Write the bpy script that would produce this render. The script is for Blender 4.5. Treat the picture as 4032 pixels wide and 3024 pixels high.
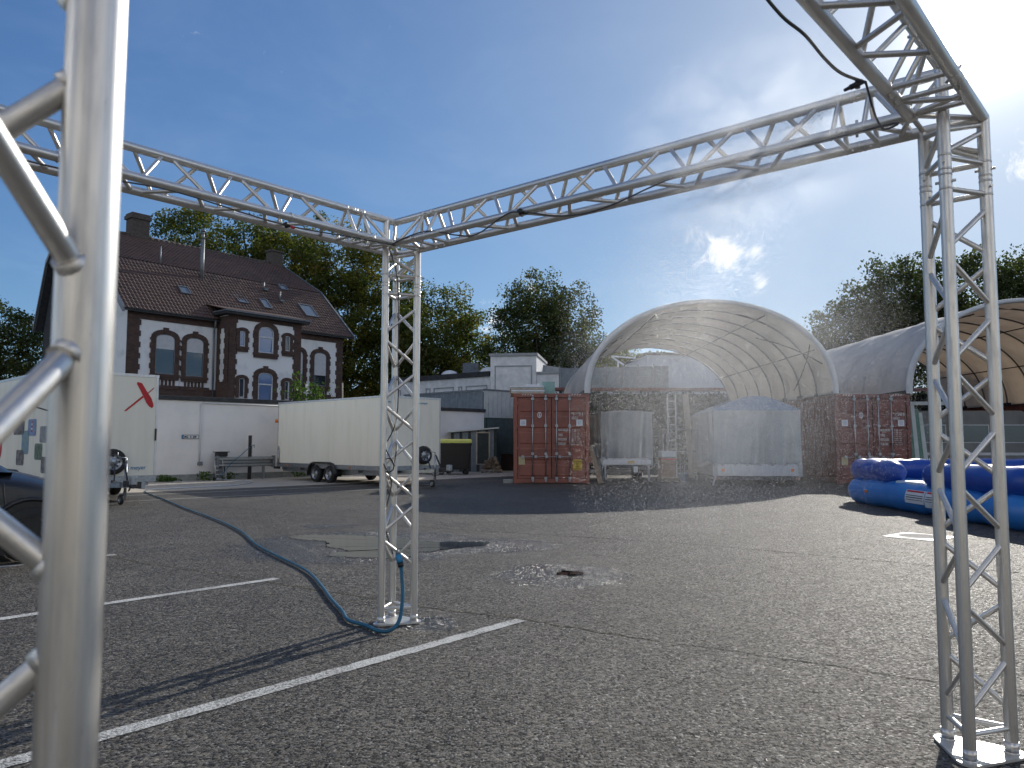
import bpy, bmesh, math, random
import numpy as np
from mathutils import Vector, Matrix, Quaternion

for _o in list(bpy.data.objects):
    bpy.data.objects.remove(_o, do_unlink=True)
SC = bpy.context.scene
COL = SC.collection
R = math.radians

# ------------------------------------------------------------------ camera
cam = bpy.data.cameras.new("camera")
cam.sensor_fit = 'HORIZONTAL'
cam.sensor_width = 36.0
cam.lens = 27.03
cam.clip_start = 0.05
cam.clip_end = 3000
cam.dof.use_dof = True
cam.dof.focus_distance = 12.0
cam.dof.aperture_fstop = 7.5
cam_ob = bpy.data.objects.new("camera", cam)
COL.objects.link(cam_ob)
_p, _r = 0.0756, 0.0011
_F = Vector((0, math.cos(_p), math.sin(_p)))
_U = Vector((0, -math.sin(_p), math.cos(_p)))
_X = Vector((1, 0, 0))
_Xr = _X * math.cos(_r) + _U * math.sin(_r)
_Ur = -_X * math.sin(_r) + _U * math.cos(_r)
_m = Matrix((_Xr, _Ur, -_F)).transposed().to_4x4()
_m.translation = (0, 0, 1.3188)
cam_ob.matrix_world = _m
SC.camera = cam_ob

# ------------------------------------------------------------------ light
SUN_DIR = Vector((0.48693, 0.76018, 0.43015)).normalized()
SUN_EL = math.asin(SUN_DIR.z)
SUN_AZ = math.atan2(SUN_DIR.x, SUN_DIR.y)
sun = bpy.data.lights.new("sun", 'SUN')
sun.energy = 2.6
sun.angle = R(0.53)
sun.color = (1.0, 0.94, 0.84)
sun_ob = bpy.data.objects.new("sun", sun)
COL.objects.link(sun_ob)
sun_ob.rotation_euler = SUN_DIR.to_track_quat('Z', 'Y').to_euler()

world = bpy.data.worlds.new("World")
SC.world = world
world.use_nodes = True
wt = world.node_tree
wt.nodes.clear()


class NT:
    """small node-tree helper"""
    def __init__(s, tree):
        s.t = tree

    def n(s, kind, **kw):
        nd = s.t.nodes.new(kind)
        for k, v in kw.items():
            if hasattr(nd, k):
                setattr(nd, k, v)
        return nd

    def put(s, sock, v):
        if isinstance(v, bpy.types.NodeSocket):
            s.t.links.new(v, sock)
        elif v is not None:
            try:
                sock.default_value = v
            except Exception:
                sock.default_value = (*v, 1.0)

    def math(s, op, a, b=None, c=None, clamp=False):
        nd = s.n('ShaderNodeMath', operation=op, use_clamp=clamp)
        s.put(nd.inputs[0], a)
        if b is not None:
            s.put(nd.inputs[1], b)
        if c is not None:
            s.put(nd.inputs[2], c)
        return nd.outputs[0]

    def vmath(s, op, a, b=None, scale=None):
        nd = s.n('ShaderNodeVectorMath', operation=op)
        s.put(nd.inputs[0], a)
        if b is not None:
            s.put(nd.inputs[1], b)
        if scale is not None:
            s.put(nd.inputs['Scale'], scale)
        return nd.outputs['Value'] if op in ('DOT_PRODUCT', 'LENGTH', 'DISTANCE') else nd.outputs[0]

    def noise(s, vec, scale, detail=4, rough=0.55, out='Fac', dist=0.0):
        nd = s.n('ShaderNodeTexNoise')
        s.put(nd.inputs['Vector'], vec)
        nd.inputs['Scale'].default_value = scale
        nd.inputs['Detail'].default_value = detail
        nd.inputs['Roughness'].default_value = rough
        nd.inputs['Distortion'].default_value = dist
        return nd.outputs[out]

    def voro(s, vec, scale, out='Distance', feature='F1'):
        nd = s.n('ShaderNodeTexVoronoi', feature=feature)
        s.put(nd.inputs['Vector'], vec)
        nd.inputs['Scale'].default_value = scale
        return nd.outputs[out]

    def mapr(s, v, a, b, c=0.0, d=1.0, smooth=False):
        nd = s.n('ShaderNodeMapRange')
        if smooth:
            nd.interpolation_type = 'SMOOTHSTEP'
        s.put(nd.inputs[0], v)
        for i, x in enumerate((a, b, c, d)):
            s.put(nd.inputs[i + 1], x)
        return nd.outputs[0]

    def mix(s, fac, a, b, blend='MIX'):
        nd = s.n('ShaderNodeMix', data_type='RGBA', blend_type=blend)
        s.put(nd.inputs[0], fac)
        s.put(nd.inputs[6], a)
        s.put(nd.inputs[7], b)
        return nd.outputs[2]

    def mixf(s, fac, a, b):
        nd = s.n('ShaderNodeMix', data_type='FLOAT')
        s.put(nd.inputs[0], fac)
        s.put(nd.inputs[2], a)
        s.put(nd.inputs[3], b)
        return nd.outputs[0]

    def combine(s, x, y, z):
        nd = s.n('ShaderNodeCombineXYZ')
        for i, v in enumerate((x, y, z)):
            s.put(nd.inputs[i], v)
        return nd.outputs[0]

    def sep(s, v):
        nd = s.n('ShaderNodeSeparateXYZ')
        s.put(nd.inputs[0], v)
        return nd.outputs


W = NT(wt)
sky = W.n('ShaderNodeTexSky')
sky.sky_type = 'NISHITA'
sky.sun_disc = False
sky.sun_elevation = SUN_EL
sky.sun_rotation = SUN_AZ
sky.altitude = 50
sky.air_density = 0.9
sky.dust_density = 0.25
sky.ozone_density = 4.5
geo = W.n('ShaderNodeTexCoord')
wdir = W.vmath('NORMALIZE', geo.outputs['Generated'])
wx, wy, wz = W.sep(wdir)
# thin broken cumulus, with unseen cover added behind the camera for fill light
zc = W.math('MAXIMUM', W.math('ADD', wz, 0.12), 0.05)
cl_vec = W.combine(W.math('DIVIDE', wx, zc), W.math('DIVIDE', wy, zc), 0.0)
cn = W.noise(cl_vec, 1.9, 5, 0.62, dist=0.3)
cn2 = W.noise(wdir, 24.0, 7, 0.68, dist=0.6)


def spot(px, py, pz, tight, gain):
    d = Vector((px, py, pz)).normalized()
    dot = W.vmath('DOT_PRODUCT', wdir, tuple(d))
    return W.math('MULTIPLY', W.math('POWER', W.math('MAXIMUM', dot, 0.0), tight), gain)


cl = None
CLOUDS = [((394, 1632, 438), 1900, 1.0), ((470, 1634, 424), 1500, 1.05), ((520, 1634, 408), 3000, .9), ((-35, 1645, 268), 1500, .85), ((40, 1640, 330), 4000, .7), ((1079, 1620, 593), 1700, 1.0),
          ((884, 1622, 574), 3500, .8), ((535, 1638, 346), 9000, .9), ((1500, 1300, 500), 60, .9),
          ((-1750, 250, 560), 14, 1.35), ((-700, -1500, 620), 6, 1.5),  # broad out-of-view clouds, added here and below as fill light
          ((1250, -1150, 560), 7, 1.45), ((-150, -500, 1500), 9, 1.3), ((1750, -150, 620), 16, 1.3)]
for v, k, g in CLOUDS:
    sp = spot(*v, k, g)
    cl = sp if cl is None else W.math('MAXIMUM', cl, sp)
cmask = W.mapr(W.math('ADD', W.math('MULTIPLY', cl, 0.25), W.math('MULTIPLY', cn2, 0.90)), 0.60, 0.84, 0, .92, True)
veil = W.math('MULTIPLY', W.mapr(cn, 0.42, 0.75, 0, 1, True), 0.05)
# glare of the low sun in humid air
sdot = W.math('MAXIMUM', W.vmath('DOT_PRODUCT', wdir, tuple(SUN_DIR)), 0.0)
aur = W.math('ADD', W.math('MULTIPLY', W.math('POWER', sdot, 2600.0), 60.0),
             W.math('ADD', W.math('MULTIPLY', W.math('POWER', sdot, 320.0), 0.50),
                    W.math('MULTIPLY', W.math('POWER', sdot, 55.0), 0.12)))
SKY_K = 0.104
sky_0 = W.mix(1.0, sky.outputs[0], (SKY_K * .67, SKY_K * .85, SKY_K * 1.13, 1), 'MULTIPLY')
# soft shoulder so that the bright sky round the sun does not run away
sky_d = W.vmath('ADD', W.vmath('SCALE', sky_0, scale=0.85), (1, 1, 1))
sky_c = W.vmath('DIVIDE', sky_0, sky_d)
c0 = W.mix(veil, sky_c, (0.62, 0.70, 0.80, 1))
# whitish humid haze that thickens towards the sun
c1 = W.mix(W.math('MULTIPLY', W.math('POWER', W.math('MAXIMUM', W.vmath('DOT_PRODUCT', wdir, tuple(SUN_DIR)), 0.0), 9.0), 0.38), c0, (0.52, 0.56, 0.60, 1))
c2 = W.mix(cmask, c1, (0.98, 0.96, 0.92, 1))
glow = W.mix(1.0, (1.0, 0.96, 0.88, 1), W.combine(aur, aur, aur), 'MULTIPLY')
c3 = W.mix(1.0, c2, glow, 'ADD')
bg = W.n('ShaderNodeBackground')
wt.links.new(c3, bg.inputs[0])
bg.inputs[1].default_value = 1.0
wo = W.n('ShaderNodeOutputWorld')
wt.links.new(bg.outputs[0], wo.inputs[0])

SC.view_settings.view_transform = 'Standard'
SC.view_settings.look = 'None'
SC.view_settings.exposure = 0.47
SC.view_settings.gamma = 1.0
SC.view_settings.use_curve_mapping = False
SC.render.engine = 'CYCLES'
SC.cycles.use_denoising = True
SC.cycles.max_bounces = 6
SC.cycles.diffuse_bounces = 3
SC.cycles.glossy_bounces = 3
SC.cycles.use_adaptive_sampling = True
SC.cycles.adaptive_threshold = 0.02
SC.cycles.transparent_max_bounces = 16
SC.cycles.volume_bounces = 0
SC.cycles.caustics_reflective = False
SC.cycles.caustics_refractive = False
SC.cycles.sample_clamp_indirect = 8.0

# ------------------------------------------------------------------ helpers
def tag(o, label=None, cat=None, group=None, kind=None):
    if label: o['label'] = label
    if cat: o['category'] = cat
    if group: o['group'] = group
    if kind: o['kind'] = kind
    return o


def empty(name, loc=(0, 0, 0), rz=0.0, parent=None, label=None, cat=None, group=None):
    o = bpy.data.objects.new(name, None)
    COL.objects.link(o)
    o.location = loc
    o.rotation_euler = (0, 0, rz)
    o.empty_display_size = 0.1
    if parent: o.parent = parent
    return tag(o, label, cat, group)


def link(name, me, parent=None, mat=None):
    o = bpy.data.objects.new(name, me)
    COL.objects.link(o)
    if mat is not None and not me.materials:
        me.materials.append(mat)
    if parent: o.parent = parent
    return o


def frame_from(d):
    d = Vector(d).normalized()
    t = Vector((0, 0, 1)) if abs(d.z) < 0.95 else Vector((1, 0, 0))
    u = d.cross(t).normalized()
    return u, d.cross(u).normalized(), d


class MB:
    def __init__(s):
        s.v, s.f, s.sm = [], [], []

    def add(s, vs, fs, smooth=False):
        k = len(s.v)
        s.v += [tuple(q) for q in vs]
        for f in fs:
            s.f.append(tuple(i + k for i in f))
            s.sm.append(smooth)
        return s

    def box(s, x0, x1, y0, y1, z0, z1):
        if x0 > x1: x0, x1 = x1, x0
        if y0 > y1: y0, y1 = y1, y0
        if z0 > z1: z0, z1 = z1, z0
        return s.add([(x0, y0, z0), (x1, y0, z0), (x1, y1, z0), (x0, y1, z0), (x0, y0, z1), (x1, y0, z1), (x1, y1, z1), (x0, y1, z1)],
                     [(0, 3, 2, 1), (4, 5, 6, 7), (0, 1, 5, 4), (1, 2, 6, 5), (2, 3, 7, 6), (3, 0, 4, 7)])

    def bar(s, p, q, w, h, up=(0, 0, 1)):
        p, q = Vector(p), Vector(q)
        d = (q - p).normalized()
        u = d.cross(Vector(up))
        if u.length < 1e-4: u = d.cross(Vector((1, 0, 0)))
        u = u.normalized() * w / 2
        v = u.cross(d).normalized() * h / 2
        return s.add([p - u - v, p + u - v, p + u + v, p - u + v, q - u - v, q + u - v, q + u + v, q - u + v],
                     [(0, 1, 2, 3), (7, 6, 5, 4), (4, 5, 1, 0), (5, 6, 2, 1), (6, 7, 3, 2), (7, 4, 0, 3)])

    def tube(s, p, q, r, r2=None, n=12, caps=True):
        p, q = Vector(p), Vector(q)
        r2 = r if r2 is None else r2
        u, w, d = frame_from(q - p)
        vs = []
        for c, rr in ((p, r), (q, r2)):
            for i in range(n):
                a = 2 * math.pi * i / n
                vs.append(c + u * (math.cos(a) * rr) + w * (math.sin(a) * rr))
        s.add(vs, [(i, (i + 1) % n, n + (i + 1) % n, n + i) for i in range(n)], True)
        if caps:
            k = len(s.v) - 2 * n
            s.f.append(tuple(k + i for i in reversed(range(n)))); s.sm.append(False)
            s.f.append(tuple(k + n + i for i in range(n))); s.sm.append(False)
        return s

    def path(s, pts, r, n=8, closed=False, rz=None):
        """swept tube through pts; r number or list; rz squashes the section in z"""
        pts = [Vector(p) for p in pts]
        m = len(pts)
        rs = r if isinstance(r, (list, tuple)) else [r] * m
        vs = []
        for i, p in enumerate(pts):
            a = pts[(i - 1) % m] if (i > 0 or closed) else p
            b = pts[(i + 1) % m] if (i < m - 1 or closed) else p
            u, w, d = frame_from(b - a)
            for j in range(n):
                t = 2 * math.pi * j / n
                vs.append(p + u * (math.cos(t) * rs[i]) + w * (math.sin(t) * rs[i]))
        fs = []
        for i in range(m if closed else m - 1):
            k = (i + 1) % m
            for j in range(n):
                fs.append((i * n + j, i * n + (j + 1) % n, k * n + (j + 1) % n, k * n + j))
        s.add(vs, fs, True)
        if not closed:
            k = len(s.v) - m * n
            s.f.append(tuple(k + i for i in reversed(range(n)))); s.sm.append(True)
            k = len(s.v) - n
            s.f.append(tuple(k + i for i in range(n))); s.sm.append(True)
        return s

    def prism(s, poly, o, u, v, w, smooth=False):
        """polygon (a,b) in plane o+a*u+b*v, extruded by vector w"""
        o, u, v, w = Vector(o), Vector(u), Vector(v), Vector(w)
        n = len(poly)
        vs = [o + u * a + v * b for a, b in poly] + [o + u * a + v * b + w for a, b in poly]
        s.add(vs, [tuple(reversed(range(n))), tuple(range(n, 2 * n))])
        k = len(s.v) - 2 * n
        for i in range(n):
            s.f.append((k + i, k + (i + 1) % n, k + n + (i + 1) % n, k + n + i)); s.sm.append(smooth)
        return s

    def grid(s, P, smooth=True, closed_u=False):
        """P[i][j] points"""
        a, b = len(P), len(P[0])
        vs = [p for row in P for p in row]
        fs = []
        for i in range(a - 1):
            for j in range(b if closed_u else b - 1):
                k = (j + 1) % b
                fs.append((i * b + j, i * b + k, (i + 1) * b + k, (i + 1) * b + j))
        return s.add(vs, fs, smooth)

    def lathe(s, prof, o=(0, 0, 0), axis=(0, 0, 1), n=24):
        """prof list of (radius, along)"""
        u, w, d = frame_from(axis)
        o = Vector(o)
        P = [[o + d * h + u * (math.cos(2 * math.pi * j / n) * r) + w * (math.sin(2 * math.pi * j / n) * r) for j in range(n)] for r, h in prof]
        return s.grid(P, True, True)

    def mesh(s, name, mat=None):
        me = bpy.data.meshes.new(name)
        me.from_pydata(s.v, [], s.f)
        me.polygons.foreach_set('use_smooth', s.sm)
        if mat is not None: me.materials.append(mat)
        bm = bmesh.new(); bm.from_mesh(me)
        bmesh.ops.recalc_face_normals(bm, faces=bm.faces)
        bm.to_mesh(me); bm.free()
        me.update()
        return me

    def build(s, name, mat, parent=None, bevel=0.0, seg=2, solid=0.0):
        o = link(name, s.mesh(name, mat), parent)
        if bevel:
            b = o.modifiers.new('bevel', 'BEVEL'); b.width = bevel; b.segments = seg; b.limit_method = 'ANGLE'; b.angle_limit = R(40)
        if solid:
            b = o.modifiers.new('solid', 'SOLIDIFY'); b.thickness = solid; b.offset = 0
        return o


_unit = {}


def rod(name, p, q, r, mat, parent, n=14):
    """a straight round bar as an object of its own; alike bars share one mesh"""
    key = (mat.name, n)
    if key not in _unit:
        _unit[key] = MB().tube((0, 0, 0), (0, 0, 1), 1.0, n=n).mesh('round_bar', mat)
    o = link(name, _unit[key], parent)
    p, q = Vector(p), Vector(q)
    d = q - p
    o.location = p
    o.rotation_mode = 'QUATERNION'
    o.rotation_quaternion = Vector((0, 0, 1)).rotation_difference(d.normalized())
    o.scale = (r, r, d.length)
    return o


def text(body, size, loc, rot, mat, parent, name='lettering', sx=1.0, align='LEFT', bold=0.0):
    cu = bpy.data.curves.new(name, 'FONT')
    cu.body = body
    cu.size = size
    cu.align_x = align
    cu.extrude = 0.0015
    cu.offset = bold
    cu.materials.append(mat)
    tmp = bpy.data.objects.new('tmp', cu)
    me = bpy.data.meshes.new_from_object(tmp)
    bpy.data.objects.remove(tmp); bpy.data.curves.remove(cu)
    if not me.materials: me.materials.append(mat)
    o = bpy.data.objects.new(name, me)
    COL.objects.link(o)
    o.location = loc
    o.rotation_euler = rot
    o.scale = (sx, 1, 1)
    o.parent = parent
    return o


def smooth_pts(pts, k=6):
    """Catmull-Rom through pts"""
    P = [Vector(p) for p in pts]
    P = [P[0] * 2 - P[1]] + P + [P[-1] * 2 - P[-2]]
    out = []
    for i in range(1, len(P) - 2):
        for j in range(k):
            t = j / k
            a, b, c, d = P[i - 1], P[i], P[i + 1], P[i + 2]
            out.append(0.5 * ((2 * b) + (c - a) * t + (2 * a - 5 * b + 4 * c - d) * t * t + (3 * b - a - 3 * c + d) * t ** 3))
    out.append(P[-2])
    return out


# ------------------------------------------------------------------ materials
MATS = {}


def mat(name, c1, c2=None, scale=4.0, rough=0.6, metal=0.0, bump=0.0, bscale=None, rvar=0.0, spec=0.5, coords='Object',
        detail=5, lo=0.35, hi=0.68, stretch=None, trans=0.0, coat=0.0):
    m = bpy.data.materials.new(name)
    m.use_nodes = True
    t = NT(m.node_tree)
    b = m.node_tree.nodes['Principled BSDF']
    co = t.n('ShaderNodeTexCoord').outputs[coords]
    if stretch:
        co = t.vmath('MULTIPLY', co, stretch)
    c2 = c2 or tuple(x * 0.8 for x in c1)
    nz = t.noise(co, scale, detail, 0.6)
    f = t.mapr(nz, lo, hi)
    t.put(b.inputs['Base Color'], t.mix(f, (*c1, 1), (*c2, 1)))
    b.inputs['Metallic'].default_value = metal
    b.inputs['Specular IOR Level'].default_value = spec
    if coat: b.inputs['Coat Weight'].default_value = coat
    if rvar:
        t.put(b.inputs['Roughness'], t.mapr(nz, 0.3, 0.7, max(0.02, rough - rvar), min(1, rough + rvar)))
    else:
        b.inputs['Roughness'].default_value = rough
    if bump:
        bn = t.n('ShaderNodeBump')
        bn.inputs['Strength'].default_value = bump
        bn.inputs['Distance'].default_value = 0.02
        t.put(bn.inputs['Height'], t.noise(co, bscale or scale * 4, 4, 0.6))
        t.put(b.inputs['Normal'], bn.outputs[0])
    MATS[name] = m
    return m


M_ALU = mat('aluminium', (.66, .66, .66), (.54, .54, .55), 18, .40, 1.0, .05, 160, .07, stretch=(1, 1, .25))
M_ALUW = mat('truss_aluminium', (.80, .785, .755), (.62, .61, .60), 9, .30, 1.0, .06, 220, .08, stretch=(1, 1, .12))
def tube_mat():
    m = bpy.data.materials.new('truss_tube'); m.use_nodes = True
    t = NT(m.node_tree); b = m.node_tree.nodes['Principled BSDF']
    co = t.n('ShaderNodeTexCoord').outputs['Object']
    oi = t.n('ShaderNodeObjectInfo').outputs['Random']
    co = t.vmath('ADD', co, t.combine(t.math('MULTIPLY', oi, 37.0), 0.0, t.math('MULTIPLY', oi, 91.0)))
    streak = t.noise(t.vmath('MULTIPLY', co, (5, 5, 3)), 1.6, 6, .7)
    blotch = t.noise(t.vmath('MULTIPLY', co, (1.2, 1.2, 26)), 1.0, 5, .65)
    scuff = t.mapr(t.noise(t.vmath('MULTIPLY', co, (3, 3, 60)), 1.4, 4, .6), .66, .74)
    c = t.mix(t.mapr(streak, .3, .7), (.82, .795, .75, 1), (.64, .625, .60, 1))
    c = t.mix(t.mapr(blotch, .5, .8, 0, .55), c, (.46, .455, .45, 1))
    c = t.mix(t.math('MULTIPLY', scuff, .55), c, (.24, .235, .23, 1))
    t.put(b.inputs['Base Color'], c)
    b.inputs['Metallic'].default_value = .90
    t.put(b.inputs['Roughness'], t.math('ADD', t.mapr(streak, .3, .7, .30, .42), t.mapr(blotch, .45, .75, 0, .14)))
    bn = t.n('ShaderNodeBump'); bn.inputs['Strength'].default_value = .08; bn.inputs['Distance'].default_value = .01
    t.put(bn.inputs['Height'], streak); t.put(b.inputs['Normal'], bn.outputs[0])
    return m


M_ALUW = tube_mat()
M_PLATE = mat('base_plate_metal', (.78, .77, .74), (.55, .53, .49), 14, .42, .6, .1, 60, .1)
M_STEEL = mat('galvanised_steel', (.42, .44, .46), (.28, .30, .32), 22, .42, .9, .04, 90, .1)
M_DSTEEL = mat('dark_steel', (.06, .06, .065), (.035, .035, .04), 20, .5, .6, .05)
M_BLACK = mat('black_plastic', (.012, .012, .013), (.02, .02, .021), 20, .45)
M_LINEG = mat('grey_misting_hose', (.07, .07, .072), (.05, .05, .052), 20, .5)
M_RUBBER = mat('rubber', (.018, .018, .018), (.03, .03, .028), 25, .8, bump=.15)
M_WHITEP = mat('white_panel', (.84, .83, .78), (.76, .75, .69), 1.3, .42, 0, .03, 30, .06)
M_WHITEP2 = mat('cream_panel', (.90, .86, .73), (.78, .74, .61), 1.6, .42, 0, .03, 30, .06, stretch=(2.2, 2.2, .35), lo=.45, hi=.85)
M_STUCCO = mat('white_render', (.66, .66, .66), (.50, .51, .52), 1.1, .9, 0, .35, 55, lo=.45, hi=.85)
M_STUCCOH = mat('house_render', (.82, .82, .82), (.50, .52, .54), .9, .9, 0, .25, 40, lo=.52, hi=.82)
M_WALLR = mat('yard_wall_render', (.80, .78, .76), (.62, .61, .60), .8, .92, 0, .5, 28, lo=.42, hi=.85)
M_COPING = mat('dark_coping', (.05, .052, .055), (.025, .028, .03), 5, .85, 0, .4, 30)
M_SLATEW = mat('old_white_brick', (.78, .78, .78), (.58, .59, .60), 2.5, .9, 0, .5, 22)
M_DARKWOOD = mat('dark_green_wood', (.035, .05, .05), (.02, .03, .03), 6, .7)
M_WOOD = mat('weathered_wood', (.24, .17, .11), (.14, .10, .065), 7, .8, 0, .3, 40, stretch=(.3, 2, 2))
M_WOODP = mat('pale_wood', (.52, .46, .38), (.36, .31, .25), 7, .75, 0, .3, 40)
M_RED = mat('container_red', (.27, .092, .062), (.16, .064, .05), 2.6, .55, .0, .15, 14, .1, lo=.4, hi=.8)
M_RED2 = mat('container_maroon', (.19, .062, .052), (.115, .044, .04), 2.6, .55, .0, .15, 14, .1, lo=.4, hi=.8)
M_REDD = mat('container_gasket', (.03, .014, .013), (.02, .01, .01), 6, .8)
M_PAINTW = mat('white_lettering', (.62, .60, .57), (.45, .42, .40), 30, .7)
M_STICK = mat('white_sticker', (.70, .71, .73), (.60, .62, .66), 9, .5)
M_YELLOW = mat('yellow_sticker', (.55, .38, .03), (.42, .28, .03), 8, .6)
M_PAPER = mat('faded_paper', (.50, .43, .27), (.40, .34, .2), 12, .8)
M_BLACKT = mat('black_lettering', (.015, .015, .016), (.03, .03, .03), 10, .6)
M_BLUET = mat('blue_lettering', (.03, .22, .45), (.04, .27, .5), 10, .5)
M_REDT = mat('red_graphic', (.55, .012, .015), (.48, .01, .014), 5, .45)
M_TARP = mat('grey_tarp', (.30, .33, .35), (.23, .26, .28), 2.0, .62, 0, .35, 9)
M_TARPB = mat('blue_tarp', (.10, .19, .34), (.08, .15, .27), 2.0, .6, 0, .3, 9)
M_BLUEH = mat('hose_blue', (.012, .13, .22), (.01, .09, .16), 14, .45)
M_POOLD = mat('pool_dark_blue', (.016, .065, .33), (.018, .075, .37), 3, .34, 0, .08, 12)
M_POOLL = mat('pool_light_blue', (.03, .18, .52), (.04, .21, .56), 3, .36, 0, .08, 12)
M_POOLW = mat('pool_step_white', (.62, .68, .74), (.5, .58, .66), 6, .4)
M_CARB = mat('car_dark_blue', (.004, .006, .010), (.005, .007, .012), 3, .35, 0, coat=.25)
M_LAMP = mat('lamp_lens', (.75, .78, .8), (.6, .62, .64), 30, .12)
M_ORANGE = mat('orange_reflector', (.75, .22, .02), (.6, .16, .02), 30, .3)
M_CHIM = mat('old_brick_grey', (.12, .10, .085), (.07, .06, .055), 6, .95, 0, .7, 18)
M_ZINC = mat('zinc', (.22, .24, .26), (.15, .16, .18), 9, .5, .6)
M_FRAMEW = mat('window_frame_white', (.60, .62, .64), (.52, .54, .56), 8, .45)
M_BLIND = mat('roller_blind', (.58, .59, .61), (.50, .51, .53), 5, .8)
M_BLINDG = mat('grey_blind', (.33, .34, .36), (.27, .28, .3), 5, .8)
M_CURT = mat('curtain', (.30, .40, .62), (.22, .30, .5), 5, .9)
M_BARK = mat('bark', (.075, .058, .04), (.04, .032, .024), 9, .95, 0, .8, 30)
M_CONC = mat('concrete', (.46, .42, .36), (.34, .31, .27), 1.2, .9, 0, .4, 40, lo=.35, hi=.75)
M_CONCB = mat('concrete_block_grey', (.30, .31, .30), (.2, .21, .2), 6, .95, 0, .5, 40)
M_STONE = mat('field_stone', (.25, .20, .15), (.15, .12, .095), 7, .95, 0, .6, 25)
M_CARDB = mat('cardboard', (.30, .17, .10), (.20, .11, .07), 6, .8)
M_FILM = mat('wrapping_film', (.52, .55, .60), (.42, .46, .52), 8, .3)
M_SHEDG = mat('blue_grey_cladding', (.20, .235, .27), (.14, .17, .2), 4, .6, .2)
M_SHEDP = mat('pale_cladding', (.56, .60, .60), (.46, .50, .50), 3, .65)
M_FENCEG = mat('fence_green', (.10, .22, .17), (.08, .18, .14), 10, .6)
M_YLID = mat('yellow_lid', (.42, .42, .03), (.32, .32, .03), 6, .5)
M_GREENG = mat('green_glass_sheet', (.25, .42, .38), (.2, .36, .33), 5, .2)
M_ROOFG = mat('grey_roof_sheet', (.36, .37, .38), (.25, .26, .27), 3, .7, 0, .3, 12)
M_TERRAC = mat('cracked_seam_tar', (.022, .021, .02), (.035, .033, .03), 40, 1.0, spec=.0, bump=.8, bscale=90)
M_MOSS = mat('moss_seam', (.15, .14, .09), (.075, .072, .058), 30, 1.0, spec=.0, lo=.4, hi=.6)
M_CARAV = mat('caravan_shell', (.24, .24, .23), (.18, .18, .18), 2, .4)
M_PAVEL = mat('leaf_litter', (.35, .2, .08), (.28, .13, .05), 30, .8)


def glass_mat(name, col, rough=0.05, spec=1.0):
    m = bpy.data.materials.new(name); m.use_nodes = True
    t = NT(m.node_tree)
    b = m.node_tree.nodes['Principled BSDF']
    co = t.n('ShaderNodeTexCoord').outputs['Object']
    b.inputs['Base Color'].default_value = (*col, 1)
    b.inputs['Roughness'].default_value = rough
    b.inputs['Specular IOR Level'].default_value = spec
    b.inputs['IOR'].default_value = 1.6
    bn = t.n('ShaderNodeBump'); bn.inputs['Strength'].default_value = .03; bn.inputs['Distance'].default_value = .05
    t.put(bn.inputs['Height'], t.noise(co, 1.2, 2)); t.put(b.inputs['Normal'], bn.outputs[0])
    return m


M_GLASS = glass_mat('window_glass', (.02, .028, .04))
M_GLASSB = glass_mat('window_glass_curtain', (.10, .17, .34), .1)
M_SKYL = glass_mat('skylight_glass', (.12, .15, .18), .08)
M_CARGL = glass_mat('car_glass', (.008, .010, .013), .03)


def fabric(name, col, tr, tcol, seam=None):
    m = bpy.data.materials.new(name); m.use_nodes = True
    t = NT(m.node_tree); nt = m.node_tree
    b = nt.nodes['Principled BSDF']; out = nt.nodes['Material Output']
    co = t.n('ShaderNodeTexCoord').outputs['Object']
    nz = t.noise(co, 0.9, 6, .65)
    k = t.mapr(nz, .35, .75)
    t.put(b.inputs['Base Color'], t.mix(k, (*col, 1), (*[c * .72 for c in col], 1)))
    b.inputs['Roughness'].default_value = .75
    tl = t.n('ShaderNodeBsdfTranslucent')
    t.put(tl.inputs[0], t.mix(k, (*tcol, 1), (*[c * .75 for c in tcol], 1)))
    bn = t.n('ShaderNodeBump'); bn.inputs['Strength'].default_value = .4; bn.inputs['Distance'].default_value = .05
    t.put(bn.inputs['Height'], t.noise(co, 2.2, 5)); t.put(b.inputs['Normal'], bn.outputs[0]); t.put(tl.inputs['Normal'], bn.outputs[0])
    mx = t.n('ShaderNodeMixShader'); mx.inputs[0].default_value = tr
    nt.links.new(b.outputs[0], mx.inputs[1]); nt.links.new(tl.outputs[0], mx.inputs[2]); nt.links.new(mx.outputs[0], out.inputs[0])
    return m


M_CANV = fabric('shelter_canvas', (.55, .56, .56), .42, (.27, .25, .215))
M_CANV2 = fabric('shelter_canvas_brown', (.72, .72, .71), .36, (.36, .27, .19))


def leaf_mat(name, ca, cb, cc):
    m = bpy.data.materials.new(name); m.use_nodes = True
    t = NT(m.node_tree); nt = m.node_tree
    b = nt.nodes['Principled BSDF']; out = nt.nodes['Material Output']
    at = t.n('ShaderNodeAttribute', attribute_name='tint').outputs['Fac']
    c = t.mix(t.mapr(at, 0, .5), (*ca, 1), (*cb, 1))
    c = t.mix(t.mapr(at, .6, 1.0), c, (*cc, 1))
    t.put(b.inputs['Base Color'], c)
    b.inputs['Roughness'].default_value = .55
    b.inputs['Specular IOR Level'].default_value = .35
    tl = t.n('ShaderNodeBsdfTranslucent')
    t.put(tl.inputs[0], t.mix(1.0, c, (1.5, 1.55, .7, 1), 'MULTIPLY'))
    mx = t.n('ShaderNodeMixShader'); mx.inputs[0].default_value = .48
    nt.links.new(b.outputs[0], mx.inputs[1]); nt.links.new(tl.outputs[0], mx.inputs[2]); nt.links.new(mx.outputs[0], out.inputs[0])
    return m


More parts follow.
